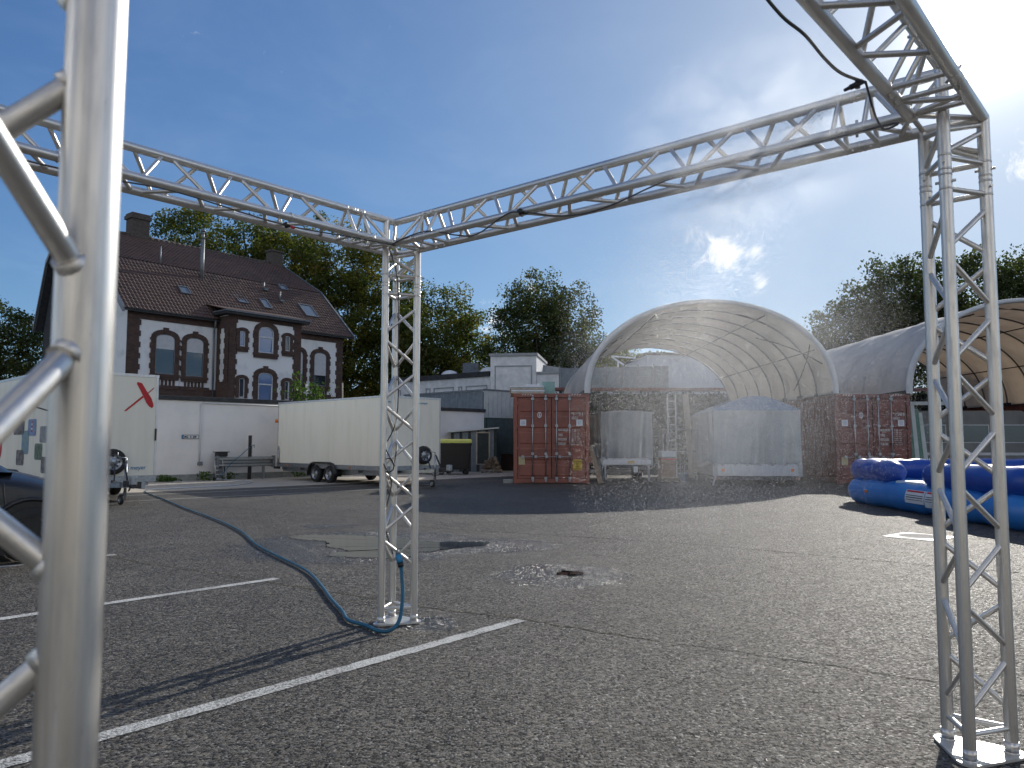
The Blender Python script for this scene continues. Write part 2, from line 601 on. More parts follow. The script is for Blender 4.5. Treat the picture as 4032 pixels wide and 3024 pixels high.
M_LEAF = leaf_mat('leaves_deciduous', (.036, .056, .016), (.090, .112, .026), (.20, .17, .038))
M_LEAFD = leaf_mat('leaves_dark', (.032, .048, .020), (.062, .082, .030), (.125, .125, .042))
M_LEAFY = leaf_mat('leaves_yellowing', (.042, .064, .016), (.115, .128, .028), (.26, .20, .04))
M_IVY = leaf_mat('ivy_leaves', (.012, .026, .012), (.024, .045, .018), (.05, .07, .025))
M_WEED = leaf_mat('weed_leaves', (.03, .07, .015), (.06, .12, .025), (.13, .17, .05))

# ------------------------------------------------------------------ brick, roof, asphalt
def brick_mat(name, c1, c2, mortar):
    m = bpy.data.materials.new(name); m.use_nodes = True
    t = NT(m.node_tree)
    b = m.node_tree.nodes['Principled BSDF']
    co = t.n('ShaderNodeTexCoord').outputs['Object']
    x, y, z = t.sep(co)
    v = t.combine(t.math('ADD', x, y), z, 0.0)
    br = t.n('ShaderNodeTexBrick')
    t.put(br.inputs['Vector'], v)
    br.inputs['Color1'].default_value = (*c1, 1)
    br.inputs['Color2'].default_value = (*c2, 1)
    br.inputs['Mortar'].default_value = (*mortar, 1)
    br.inputs['Scale'].default_value = 1.0
    br.inputs['Mortar Size'].default_value = .009
    br.inputs['Brick Width'].default_value = .25
    br.inputs['Row Height'].default_value = .083
    nz = t.noise(co, 3.0, 5)
    t.put(b.inputs['Base Color'], t.mix(t.mapr(nz, .4, .75, 0, .6), br.outputs['Color'], (.05, .03, .025, 1)))
    b.inputs['Roughness'].default_value = .9
    bn = t.n('ShaderNodeBump'); bn.inputs['Strength'].default_value = .8; bn.inputs['Distance'].default_value = .02
    t.put(bn.inputs['Height'], t.math('ADD', t.math('MULTIPLY', br.outputs['Fac'], -1.0), t.math('MULTIPLY', t.noise(co, 40), .4)))
    t.put(b.inputs['Normal'], bn.outputs[0])
    return m


M_BRICK = brick_mat('red_brick', (.135, .078, .060), (.092, .055, .044), (.055, .047, .044))
M_TILE = mat('clay_roof_tile', (.105, .062, .05), (.062, .042, .036), 1.1, .72, 0, .5, 14, lo=.35, hi=.7)

PUDDLES = [((-1.95, 10.0), (1.5, 1.5)), ((-2.88, 12.2), (.42, .32)), ((-.35, 10.0), (.95, .72)), ((.50, 7.82), (.60, .68)), ((-.60, 5.72), (.22, .24))]


def asphalt_mat():
    m = bpy.data.materials.new('asphalt'); m.use_nodes = True
    t = NT(m.node_tree)
    b = m.node_tree.nodes['Principled BSDF']
    co = t.n('ShaderNodeTexCoord').outputs['Object']
    vo = t.n('ShaderNodeTexVoronoi'); t.put(vo.inputs['Vector'], co); vo.inputs['Scale'].default_value = 74
    cell = t.sep(vo.outputs['Color'])
    stone = t.mapr(cell[0], 0.0, 1.0, .016, .160)
    pale = t.mapr(cell[1], .93, .99, 0, .10)
    val = t.math('ADD', stone, pale)
    tint = t.mix(t.mapr(cell[2], 0, 1), (1.12, 1.0, .84, 1), (1.04, 1.0, .92, 1))
    col = t.mix(1.0, t.combine(val, val, val), tint, 'MULTIPLY')
    big = t.noise(co, .35, 6, .65)
    mid = t.noise(co, 2.2, 6, .7)
    fine = t.noise(co, 14, 4, .7)
    dark = t.math('ADD', t.mapr(big, .3, .72, .72, 1.22), t.math('ADD', t.mapr(mid, .3, .7, -.20, .18), t.mapr(fine, .3, .7, -.16, .16)))
    col = t.mix(1.0, col, t.combine(dark, dark, dark), 'MULTIPLY')
    # old oil stains and tyre-polished lanes
    st = t.mapr(t.noise(co, .55, 4, .6, dist=.4), .60, .68, 0, .38)
    st = t.math('MAXIMUM', st, t.mapr(t.noise(t.vmath('MULTIPLY', co, (.9, .16, 1)), 1.0, 4, .6), .58, .72, 0, .28))
    col = t.mix(st, col, (.022, .021, .020, 1))
    # brown dust
    col = t.mix(t.mapr(t.noise(co, .8, 5, .7), .5, .8, 0, .22), col, (.10, .085, .062, 1))
    # wet ground round the puddles
    wet = None
    px, py, pz = t.sep(co)
    wn = t.math('ADD', t.math('MULTIPLY', t.noise(co, 2.3, 5, .65), .85), t.math('MULTIPLY', t.noise(co, 30, 3, .7), .5))
    for (cx, cy), (rx, ry) in PUDDLES:
        dx = t.math('DIVIDE', t.math('SUBTRACT', px, cx), rx)
        dy = t.math('DIVIDE', t.math('SUBTRACT', py, cy), ry)
        d = t.math('SQRT', t.math('ADD', t.math('MULTIPLY', dx, dx), t.math('MULTIPLY', dy, dy)))
        w = t.mapr(t.math('ADD', d, t.math('SUBTRACT', wn, .67)), 1.18, .86, 0, 1)
        wet = w if wet is None else t.math('MAXIMUM', wet, w)
    # water stands between the stones: cell by cell either a wet film or a damp stone
    film = t.mapr(t.math('SUBTRACT', t.math('MULTIPLY', wet, .95), cell[1]), 0.0, .12)
    col = t.mix(t.math('MULTIPLY', wet, .45), col, (.018, .018, .02, 1))
    t.put(b.inputs['Base Color'], t.mix(t.math('MULTIPLY', film, .8), col, (.010, .010, .011, 1)))
    t.put(b.inputs['Roughness'], t.mixf(film, t.math('SUBTRACT', t.mapr(cell[1], 0, 1, .34, .95), t.math('MULTIPLY', t.mapr(cell[2], .90, .93), .14)), .20))
    glint = t.mapr(cell[2], .90, .93)
    t.put(b.inputs['Specular IOR Level'], t.math('MAXIMUM', t.mixf(film, .26, .9), t.math('MULTIPLY', glint, .9)))
    h = t.math('ADD', t.math('MULTIPLY', t.math('SUBTRACT', 1.0, vo.outputs['Distance']), .9), t.math('MULTIPLY', t.noise(co, 190, 3, .7), .7))
    h = t.math('ADD', h, t.math('MULTIPLY', cell[0], .8))
    bn = t.n('ShaderNodeBump'); bn.inputs['Distance'].default_value = .011
    t.put(bn.inputs['Strength'], t.mixf(film, .8, .5))
    t.put(bn.inputs['Height'], h)
    # every stone of the surface has its own tilt, so some flash in the low sun
    gn = t.n('ShaderNodeNewGeometry').outputs['Normal']
    tilt = t.vmath('SCALE', t.vmath('SUBTRACT', vo.outputs['Color'], (.5, .5, .5)), scale=t.mixf(film, .95, 1.5))
    t.put(bn.inputs['Normal'], t.vmath('NORMALIZE', t.vmath('ADD', gn, tilt)))
    t.put(b.inputs['Normal'], bn.outputs[0])
    return m


M_ASPH = asphalt_mat()


def line_mat():
    m = bpy.data.materials.new('worn_white_paint'); m.use_nodes = True
    t = NT(m.node_tree)
    b = m.node_tree.nodes['Principled BSDF']
    co = t.n('ShaderNodeTexCoord').outputs['Object']
    vo = t.n('ShaderNodeTexVoronoi'); t.put(vo.inputs['Vector'], co); vo.inputs['Scale'].default_value = 75
    wear = t.mapr(t.math('ADD', t.noise(co, 60, 4, .7), t.math('MULTIPLY', t.noise(co, 3, 4), .5)), .72, .92)
    t.put(b.inputs['Base Color'], t.mix(wear, (.60, .60, .57, 1), (.12, .115, .105, 1)))
    b.inputs['Roughness'].default_value = .7
    bn = t.n('ShaderNodeBump'); bn.inputs['Strength'].default_value = .7; bn.inputs['Distance'].default_value = .008
    t.put(bn.inputs['Height'], t.math('ADD', t.math('SUBTRACT', 1.0, vo.outputs['Distance']), t.noise(co, 190, 3)))
    t.put(b.inputs['Normal'], bn.outputs[0])
    return m


M_LINE = line_mat()
m = bpy.data.materials.new('puddle_water'); m.use_nodes = True
_t = NT(m.node_tree); _b = m.node_tree.nodes['Principled BSDF']
_b.inputs['Base Color'].default_value = (.018, .018, .017, 1)
_b.inputs['Roughness'].default_value = .015
_b.inputs['IOR'].default_value = 1.33
_bn = _t.n('ShaderNodeBump'); _bn.inputs['Strength'].default_value = .02; _bn.inputs['Distance'].default_value = .02
_t.put(_bn.inputs['Height'], _t.noise(_t.n('ShaderNodeTexCoord').outputs['Object'], 3.0, 2)); _t.put(_b.inputs['Normal'], _bn.outputs[0])
M_WATER = m

# ------------------------------------------------------------------ ground
g = MB()
g.add([(-400, -150, 0), (400, -150, 0), (400, 700, 0), (-400, 700, 0)], [(0, 1, 2, 3)])
tag(g.build('ground', M_ASPH), 'grey asphalt yard with parking lines and puddles', kind='structure')

E1 = Vector((.70, .714, 0)).normalized()
E2 = Vector((.714, -.70, 0)).normalized()


def strip(name, pts, w, z, material, rough_edge=0.0, seed=0, dash=None):
    rnd = random.Random(seed)
    pts = [Vector((*p[:2], 0)) for p in pts]
    seg = []
    for a, b in zip(pts[:-1], pts[1:]):
        n = max(2, int((b - a).length / .05)) if rough_edge else 2
        for i in range(n):
            seg.append(a.lerp(b, i / (n if rough_edge else 1) if rough_edge else i))
    seg.append(pts[-1])
    vs, fs = [], []
    for i, p in enumerate(seg):
        d = (seg[min(i + 1, len(seg) - 1)] - seg[max(i - 1, 0)])
        d = d.normalized() if d.length else Vector((1, 0, 0))
        nrm = Vector((-d.y, d.x, 0))
        a = w / 2 + rnd.uniform(-1, 1) * rough_edge
        c = w / 2 + rnd.uniform(-1, 1) * rough_edge
        vs += [p + nrm * a + Vector((0, 0, z)), p - nrm * c + Vector((0, 0, z))]
    for i in range(len(seg) - 1):
        if dash and (int(i / dash) % 2): continue
        fs.append((2 * i, 2 * i + 1, 2 * i + 3, 2 * i + 2))
    return MB().add(vs, fs).build(name, material)


for i, (pts, w) in enumerate([([(-2.75, 2.46), (.07, 5.83)], .105), ([(-5.2, 4.28), (-2.27, 7.56)], .10), ([(-7.2, 6.05), (-4.64, 9.13)], .10),
                              ([(-9.6, 18.9), (-5.55, 22.6), (-3.2, 25.2)], .09), ([(-8.6, 17.2), (-2.4, 22.9)], .08), ([(-4.6, 25.0), (-2.2, 23.9)], .1)]):
    tag(strip('parking_line', pts, w, .004, M_LINE, .006, i), kind='structure')


def wander(a, b, n, amp, seed):
    rnd = random.Random(seed)
    a, b = Vector((*a, 0)), Vector((*b, 0))
    d = (b - a); nr = Vector((-d.y, d.x, 0)).normalized()
    off, out = 0, []
    for i in range(n + 1):
        off = off * .8 + rnd.uniform(-amp, amp)
        out.append(a.lerp(b, i / n) + nr * off)
    return out


for i, (a, b, w, mt) in enumerate([((-2.4, 12.6), (2.62, 9.93), .016, M_TERRAC), ((2.62, 9.93), (4.5, 8.39), .014, M_TERRAC), ((4.5, 8.39), (8.5, 5.6), .018, M_TERRAC),
                                   ((-.75, 6.31), (.25, 5.75), .012, M_MOSS), ((.25, 5.75), (.95, 5.22), .013, M_MOSS), ((.95, 5.22), (3.4, 3.7), .007, M_TERRAC),
                                   ((-4.6, 8.9), (-.75, 6.31), .014, M_MOSS), ((-6.5, 16.2), (-1.0, 12.4), .014, M_TERRAC)]):
    tag(strip('asphalt_seam', wander(a, b, 26, .018, i), w, .003, mt, w * .42, 40 + i), kind='structure')


def water(outline, seed, z):
    """sheet of water with a ragged edge between the stones"""
    rnd = random.Random(seed)
    P = [Vector((*p, 0)) for p in outline]
    m_ = len(P)
    sm_ = []
    for i in range(m_):
        a, b_, c, d = P[i - 1], P[i], P[(i + 1) % m_], P[(i + 2) % m_]
        for j in range(16):
            t_ = j / 16
            q = 0.5 * ((2 * b_) + (c - a) * t_ + (2 * a - 5 * b_ + 4 * c - d) * t_ * t_ + (3 * b_ - a - 3 * c + d) * t_ ** 3)
            sm_.append(q + Vector((rnd.gauss(0, .012), rnd.gauss(0, .03), 0)))
    return tag(MB().add([(q.x, q.y, z) for q in sm_], [tuple(range(len(sm_)))]).build('puddle', M_WATER), kind='structure')


water([(-3.12, 10.85), (-2.93, 11.04), (-2.53, 11.08), (-2.09, 10.94), (-1.8, 10.79), (-1.42, 10.59), (-1.13, 10.35), (-0.78, 10.29), (-0.53, 10.32), (-0.3, 10.26), (-0.39, 9.95), (-0.66, 9.71), (-0.91, 9.45),
       (-1.13, 9.31), (-1.19, 8.93), (-1.47, 8.86), (-1.7, 8.9), (-1.98, 9.0), (-2.15, 9.1), (-2.12, 9.31), (-2.0, 9.47), (-2.22, 9.72), (-2.37, 9.87), (-2.41, 10.18), (-2.55, 10.44), (-2.83, 10.51)], 3, .0042)
water([(.46, 7.86), (.52, 7.98), (.62, 7.96), (.72, 7.88), (.66, 7.76), (.55, 7.74)], 5, .0042)


# pale concrete apron along the yard wall
ap = MB()
WALL0 = Vector((-11.67, 25.56, 0))
for i in range(-2, 5):
    a = WALL0 + E1 * (i * 4.0 + .02)
    b = WALL0 + E1 * (i * 4.0 + 3.98)
    ap.prism([(0, 0), (3.96, 0), (3.96, 5.2), (0, 5.2)], a + Vector((0, 0, -.05)), E1, E2, Vector((0, 0, .06)))
tag(ap.build('pavement', M_CONC), 'pale concrete apron along the white yard wall', kind='structure')

# square manhole cover
M_LIDM = mat('cast_iron_lid', (.16, .155, .15), (.09, .09, .09), 22, .75, 0, .6, 40)
M_FRM = mat('pale_concrete_frame', (.74, .71, .66), (.6, .58, .53), 9, .38, 0, .3, 40)
mh = empty('manhole_cover', (5.72, 10.92, 0), R(40), label='square concrete manhole cover with round iron lid near the blue inflatable', cat='manhole cover')
MB().prism([(-.36, -.36), (.36, -.36), (.36, .36), (-.36, .36)], (0, 0, -.05), (1, 0, 0), (0, 1, 0), (0, 0, .058)).build('concrete_frame', M_FRM, mh)
MB().lathe([(.0, .0125), (.25, .0125), (.26, .013), (.262, .008)], n=32).build('lid', M_LIDM, mh)
MB().lathe([(.27, .008), (.27, .0135), (.31, .0135), (.31, .008)], n=32).build('ring', M_FRM, mh)

# small bits of litter
rnd = random.Random(4)
for i, (x, y, s, rz) in enumerate([(.26, 2.9, .05, .5), (-1.95, 3.9, .03, 1.2), (1.9, 6.0, .025, .4)]):
    o = MB().add([(0, 0, .012), (s, s * .2, .006), (s * 1.5, 0, .02), (s * .7, -s * .25, .006)], [(0, 1, 2, 3)], True).build('fallen_leaf', M_PAVEL if i % 2 else M_WOOD)
    o.location = (x, y, 0); o.rotation_euler = (0, 0, rz)
    tag(o, ('dark twig like dry leaf on the asphalt at the bottom edge', 'small orange leaf beside the long white parking line', 'tiny dry leaf on the open asphalt past the puddles')[i], 'leaf', 'dry leaves scattered on the asphalt')

# ------------------------------------------------------------------ truss frame
YAW = -0.7013
MX, MY = -.9025, 5.906
TL = 3.95
ZB = 2.775
TH = .24 * math.sqrt(3) / 2
CR = .0262
BR = .0120
FU, FV = TL - .097, TL - .099
truss = empty('truss_frame', (MX, MY, 0), YAW, label='aluminium triangular truss frame standing over the yard with misting hoses', cat='truss frame')


def T(u, v, z):
    return Vector((u, -v, z))


def lacing(parent, A, B, p0, phase, pitch=.49, lo=.0, hi=1.0, weld=False, gap=.026):
    """zigzag between chord A and chord B; A,B functions of length t; nodes on A at phase+k*pitch"""
    k0 = int(math.floor((lo - phase) / (pitch / 2))) - 1
    k1 = int(math.ceil((hi - phase) / (pitch / 2))) + 1
    for k in range(k0, k1):
        t0, t1 = phase + k * pitch / 2, phase + (k + 1) * pitch / 2
        if t0 < lo - .001 or t1 > hi + .001: continue
        X, Y = (A, B) if k % 2 == 0 else (B, A)
        p, q = X(t0 + gap), Y(t1 - gap)
        d = (q - p).normalized()
        rod('brace', p + d * .012, q - d * .012, BR, M_ALUW, parent)
        if weld:
            for e, dd in ((p, d), (q, -d)):
                rod('weld_bead', e + dd * .012, e + dd * .032, BR * 1.32, M_ALUW, parent)


def coupler(parent, c, d, seed=0):
    rnd = random.Random(seed)
    c, d = Vector(c), Vector(d).normalized()
    u, w, _ = frame_from(d)
    mb = MB()
    for k in (-.075, -.012, .012, .075):
        mb.tube(c + d * (k - .004), c + d * (k + .004), CR + .0012, n=20)
    for k in (-.042, .042):
        a = rnd.choice((u, w, (u + w).normalized()))
        mb.tube(c + d * k - a * .040, c + d * k + a * .040, .0065, n=8)
    mb.build('coupler', M_ALUW, parent)


def pillar(cs, tops, phases, weld=False, seed=0, pitch=.49):
    """cs three (u,v); tops their heights"""
    pe = empty('pillar', parent=truss)
    for (u, v), zt in zip(cs, tops):
        rod('chord', T(u, v, .012), T(u, v, zt), CR, M_ALUW, pe, n=28)
    fns = [(lambda t, c=c: T(c[0], c[1], t)) for c in cs]
    for (i, j), ph in zip(((0, 1), (1, 2), (2, 0)), phases):
        lacing(pe, fns[i], fns[j], 0, ph, pitch, .16, 2.42, weld)
        lacing(pe, fns[i], fns[j], 0, 2.56, .36, 2.55, 2.75, weld)
        for z in (.115, 2.425, 2.565):
            a, b = fns[i](z), fns[j](z)
            rod('cross_bar', a.lerp(b, .06), b.lerp(a, .06), BR, M_ALUW, pe)
    for q, (u, v) in enumerate(cs):
        coupler(pe, T(u, v, 2.495), (0, 0, 1), seed + q)
        MB().tube(T(u, v, .012), T(u, v, .02), CR + .006, n=20).tube(T(u, v, .02), T(u, v, .06), CR + .0015, n=20).build('foot_socket', M_ALUW, pe)
    # rounded triangular foot plate
    c = sum((T(u, v, 0) for u, v in cs), Vector()) / 3
    poly = []
    for u, v in cs:
        d = (T(u, v, 0) - c).normalized()
        a0 = math.atan2(d.y, d.x)
        for k in range(-4, 5):
            a = a0 + k * R(60) / 4
            e = T(u, v, 0) + Vector((math.cos(a), math.sin(a), 0)) * .055
            poly.append((e.x, e.y))
    poly.sort(key=lambda q: math.atan2(q[1] - c.y, q[0] - c.x))
    MB().prism(poly, (0, 0, .003), (1, 0, 0), (0, 1, 0), (0, 0, .011)).build('foot_plate', M_PLATE, pe)
    return pe


zt = ZB + TH
# order: outer corner chord, second chord on the outer line, inner chord
pillar([(0, 0), (.24, 0), (.12, TH)], [ZB, ZB, zt], [1.37, 1.37, 1.61], seed=1)
pillar([(TL, 0), (TL - .24, 0), (TL - .12, TH)], [ZB, ZB, zt], [1.64, 1.64, 1.65], seed=5)
pillar([(0, TL), (.24, TL), (.12, TL - TH)], [ZB, ZB, zt], [1.37, 1.37, 1.61], seed=9)
pillar([(FU, FV), (FU - .24, FV), (FU - .12, FV - TH)], [ZB, ZB, zt], [1.33, 1.4315, 1.44], weld=True, seed=13, pitch=.535)


def beam(P, Q, inn, seed, phases=(.30, .52, .40)):
    """P,Q outer corner points (u,v) of a beam, inn unit inward (u,v)"""
    pe = empty('beam', parent=truss)
    P, Q = Vector((*P, 0)), Vector((*Q, 0))
    d = (Q - P); ln = d.length; d.normalize()
    inn = Vector((*inn, 0))

    def fn(off, z):
        return lambda t: T((P + d * t + inn * off).x, (P + d * t + inn * off).y, z)
    bo, bi, tp = fn(0, ZB), fn(.24, ZB), fn(.12, zt)
    rod('chord', bo(0), bo(ln), CR, M_ALUW, pe, n=24)
    rod('chord', bi(.24 - CR), bi(ln - .24 + CR), CR, M_ALUW, pe, n=24)
    rod('chord', tp(.12), tp(ln - .12), CR, M_ALUW, pe, n=24)
    for (A, B), ph in zip(((bo, tp), (bi, tp), (bo, bi)), phases):
        lacing(pe, A, B, 0, ph + .36, .44, .60, ln - .60)
        for t in (.44, .58, ln - .58, ln - .44):
            a, b = A(t), B(t)
            rod('cross_bar', a.lerp(b, .07), b.lerp(a, .07), BR, M_ALUW, pe)
        for s0 in (0, 1):
            t0, t1 = (.28, .42) if not s0 else (ln - .42, ln - .28)
            a, b = (A(t0), B(t1)) if not s0 else (A(t1), B(t0))
            rod('brace', a.lerp(b, .07), b.lerp(a, .07), BR, M_ALUW, pe)
    for t in (.51, ln - .51):
        for q, f in enumerate((bo, bi, tp)):
            coupler(pe, f(t), f(1) - f(0), seed + q)
    return bi


RB = beam((0, 0), (TL, 0), (0, 1), 20)
LB = beam((0, 0), (0, TL), (1, 0), 30, (.20, .42, .32))
FB = beam((TL, 0), (FU, FV), (-1, 0), 40)
BB = beam((0, TL), (FU, FV), (0, -1), 50)
# diagonal stiffeners inside the four corner blocks
for (u, v, su, sv) in ((0, 0, 1, 1), (TL, 0, -1, 1), (0, TL, 1, -1), (FU, FV, -1, -1)):
    ce = empty('corner_block', parent=truss)
    for a, b in (((0, 0, ZB), (.12, .12, zt)), ((.24, .24, ZB), (.12, .12, zt)), ((0, 0, ZB), (.24, .24, ZB)), ((.24, 0, ZB), (.24, .24, ZB)),
                 ((0, .24, ZB), (.24, .24, ZB)), ((.34, 0, ZB), (.24, .24, ZB)), ((0, .34, ZB), (.24, .24, ZB)),
                 ((.12, TH, ZB - .09), (.24, .0, ZB - .03)), ((.12, TH, ZB - .09), (0, 0, ZB - .03)), ((0, 0, ZB - .16), (.24, 0, ZB - .05))):
        p, q = T(u + su * a[0], v + sv * a[1], a[2]), T(u + su * b[0], v + sv * b[1], b[2])
        rod('brace', p.lerp(q, .06), q.lerp(p, .06), BR, M_ALUW, ce)
    rod('chord', T(u + su * .24, v + sv * .24, ZB), T(u + su * .24, v + sv * .24, ZB + .001), CR, M_ALUW, ce)

# ------------------------------------------------------------------ misting line and hose
TRM = Matrix.Translation((MX, MY, 0)) @ Matrix.Rotation(YAW, 4, 'Z')


def TW(u, v, z):
    return TRM @ T(u, v, z)


ml = empty('misting_line', TW(.18, .20, .45), label='thin dark misting hose with nozzles tied along the truss chords', cat='misting hose')
_o = ml.location


def loc(p): return Vector(p) - _o


pts = [TW(.15, .13, .50), TW(.10, .17, .75), TW(.16, .16, 1.02), TW(.14, .22, 1.16), TW(.05, .16, 1.25), TW(.14, .10, 1.5), TW(.17, .12, 2.0), TW(.18, .14, 2.5), TW(.20, .22, 2.7), TW(.26, .27, 2.76),
       TW(.6, .262, 2.80), TW(.9, .262, 2.72), TW(1.1, .265, 2.69), TW(1.35, .27, 2.77), TW(1.48, .27, 2.765), TW(1.8, .26, 2.68), TW(2.1, .26, 2.67), TW(2.6, .268, 2.75), TW(3.2, .268, 2.745),
       TW(TL - .30, .31, 2.73), TW(TL - .30, .45, 2.66), TW(TL - .29, .62, 2.66), TW(TL - .275, .80, 2.73)]
MB().path([loc(p) for p in smooth_pts(pts, 5)], .0046, 8).build('hose', M_LINEG, ml)
# dripping end with a small loop at the pillar
lp = [TW(.10, .20, 1.32)] + [TW(.17 + .06 * math.cos(a), .2, 1.15 + .05 * math.sin(a)) for a in [k * .55 for k in range(12)]] + [TW(.15, .1, 1.3)]
MB().path([loc(p) for p in smooth_pts(lp, 3)], .0045, 7).build('loop', M_BLACK, ml)
pts = [TW(TL - .275, .80, 2.73), TW(TL - .33, .92, 2.74), TW(TL - .36, 1.02, 2.77), TW(TL - .37, 1.2, 2.79), TW(TL - .40, 1.35, 2.81), TW(TL - .40, 1.6, 2.83), TW(TL - .33, 1.9, 2.80)]
MB().path([loc(p) for p in smooth_pts(pts, 5)], .0062, 8).build('hose', M_LINEG, ml)
pts = [TW(.285, .26, 2.75), TW(.285, .6, 2.735), TW(.285, 1.2, 2.70), TW(.285, 1.9, 2.735), TW(.285, 2.3, 2.71), TW(.29, 2.8, 2.70), TW(.285, 3.5, 2.74)]
MB().path([loc(p) for p in smooth_pts(pts, 5)], .0046, 8).build('hose', M_LINEG, ml)
for k, p in enumerate([TW(TL - .30, .82, 2.725), TW(.29, 1.18, 2.70), TW(1.48, .275, 2.765)]):
    d = Vector((-.55, .1, -.25)) if k == 0 else Vector((.5, -.3, -.25))
    d.normalize()
    n = MB().tube(p - d * .02, p + d * .03, .011, n=10).tube(p + d * .03, p + d * .055, .008, .006, n=10)
    n.tube(p + Vector((0, 0, -.018)), p + Vector((0, 0, .018)), .010, n=10)
    no = n.build('nozzle', M_BLACK, ml); no.location = -_o
    if k == 1:
        q = MB().tube(p + d * .05, p + d * .078, .009, .007, n=10).build('red_tip', M_REDT, ml); q.location = -_o
for p, dd in [(TW(.24, 1.12, ZB), (0, 1)), (TW(.24, 2.5, ZB), (0, 1)), (TW(1.46, .24, ZB), (1, 0)), (TW(.3, .24, ZB), (1, 0))]:
    ax = (TW(dd[0], dd[1], 0) - TW(0, 0, 0)).normalized()
    u, w, _ = frame_from(ax)
    ring = [p + u * math.cos(a) * .029 + w * math.sin(a) * .029 for a in [i * math.pi / 8 for i in range(16)]]
    q = MB().path(ring, .0028, 6, closed=True).path([ring[3], ring[3] + u * .02 + Vector((0, 0, .05))], .002, 5).build('cable_tie', M_FRAMEW, ml); q.location = -_o

gh = empty('garden_hose', (-.9, 5.43, 0), label='teal garden hose winding across the asphalt to the truss pillar', cat='hose')
go = Vector(gh.location)
hp = [(-9.9, 21.0, .02), (-9.46, 20.03, .02), (-7.9, 17.6, .02), (-6.42, 15.25, .02), (-5.0, 13.1, .02), (-3.97, 11.38, .02), (-3.25, 9.9, .02), (-2.67, 8.9, .02), (-2.1, 7.95, .02), (-1.77, 7.2, .02),
      (-1.5, 6.5, .02), (-1.31, 6.05, .02), (-1.2, 5.75, .02), (-1.04, 5.58, .02), (-.93, 5.43, .02), (-.84, 5.41, .025), (-.785, 5.48, .08), (-.775, 5.56, .24), (-.80, 5.64, .42)]
MB().path([Vector(p) - go for p in smooth_pts(hp, 7)], .0135, 10).build('hose', M_BLUEH, gh)
cp = Vector((-.80, 5.64, .42)) - go
cd = Vector((-.10, .10, .32)).normalized()
MB().tube(cp, cp + cd * .03, .021, n=14).build('cuff', M_BLACK, gh)
MB().tube(cp + cd * .03, cp + cd * .09, .024, .022, n=14).build('connector', M_BLUET, gh)
MB().tube(cp + cd * .09, cp + cd * .13, .019, .008, n=14).build('adapter', M_ZINC, gh)
hp = [(-9.9, 21.0, .025), (-9.2, 21.9, .03), (-8.3, 23.4, .03), (-8.6, 25.5, .03), (-9.9, 26.4, .03), (-10.4, 26.7, .05)]
tag(MB().path(smooth_pts(hp, 7), .016, 8).build('garden_hose', M_FILM), 'pale hose lying on the concrete apron by the wall', 'hose')

# ------------------------------------------------------------------ yard wall
ZW = 2.72
wl = empty('yard_wall', tuple(WALL0), math.atan2(E1.y, E1.x), label='long white rendered yard wall with dark coping below the house', cat='wall')
MB().box(-12, 14.8, 0, .3, 0, ZW).build('wall', M_WALLR, wl)
MB().box(-12.02, 14.86, -.07, .37, ZW, ZW + .15).build('coping', M_COPING, wl, .02)
MB().box(-12, 14.82, -.02, 0, 0, .22).build('plinth', M_CONCB, wl)
# conduit pipe on the wall
cpt = [(1.26, -.05, .62), (1.30, -.05, .62), (1.32, -.05, .68), (1.33, -.05, 2.60), (1.36, -.05, 2.64), (1.42, -.05, 2.66), (5.5, -.05, 2.66)]
o = MB().path(cpt, .022, 8).build('conduit', M_FRAMEW, wl)
MB().box(1.27, 1.42, -.1, 0, .52, .64).build('socket_box', M_ZINC, wl, .01)
pl = empty('number_plate', tuple(WALL0 + E1 * 1.0), math.atan2(E1.y, E1.x), label='car number plate fixed on the white yard wall beside the conduit', cat='number plate')
MB().box(-.29, .29, -.022, -.004, 1.42, 1.56).build('frame', M_BLACK, pl)
MB().box(-.275, .275, -.027, -.022, 1.435, 1.545).build('plate', M_STICK, pl)
MB().box(-.275, -.225, -.03, -.027, 1.435, 1.545).build('country_band', M_BLUET, pl)
text('MG  X 309', .105, (-.21, -.029, 1.452), (R(90), 0, 0), M_BLACKT, pl, sx=.86, bold=.004)

# ------------------------------------------------------------------ house
HQ = Vector((-21.68, 43.3, 0))
HA = math.atan2(.7719, .6358)
hs = empty('house', tuple(HQ), HA, label='old white house with red brick trim and dark tiled roof behind the wall', cat='house')
HWX0, HWX1, HD = -.13, 14.9, 12.4
EZ = 8.92
wm = MB().box(HWX0, HWX1, 0, HD, 0, EZ - .05)
wm.prism([(0.0, EZ - .06), (3.6, 12.3), (8.8, 15.3), (11.0, 13.0), (HD, EZ - .06)], (HWX0, 0, 0), (0, 1, 0), (0, 0, 1), (.3, 0, 0))
wm.prism([(0.0, EZ - .06), (3.6, 12.3), (8.8, 15.3), (11.0, 13.0), (HD, EZ - .06)], (HWX1 - .3, 0, 0), (0, 1, 0), (0, 0, 1), (.3, 0, 0))
wm.build('wall', M_STUCCOH, hs)
MB().prism([(2.6, 3.6), (HD - .05, 3.6), (HD - .05, EZ - .2), (11.0, 12.8), (8.8, 15.0), (3.6, 12.1), (2.6, 11.0)], (HWX0 - .045, 0, 0), (0, 1, 0), (0, 0, 1), (.04, 0, 0)).build('slate_cladding', M_COPING, hs)
BX0, BX1, BD = 5.32, 10.46, 1.3
MB().box(BX0, BX1, -BD, .1, 0, 9.15).build('bay', M_STUCCOH, hs)


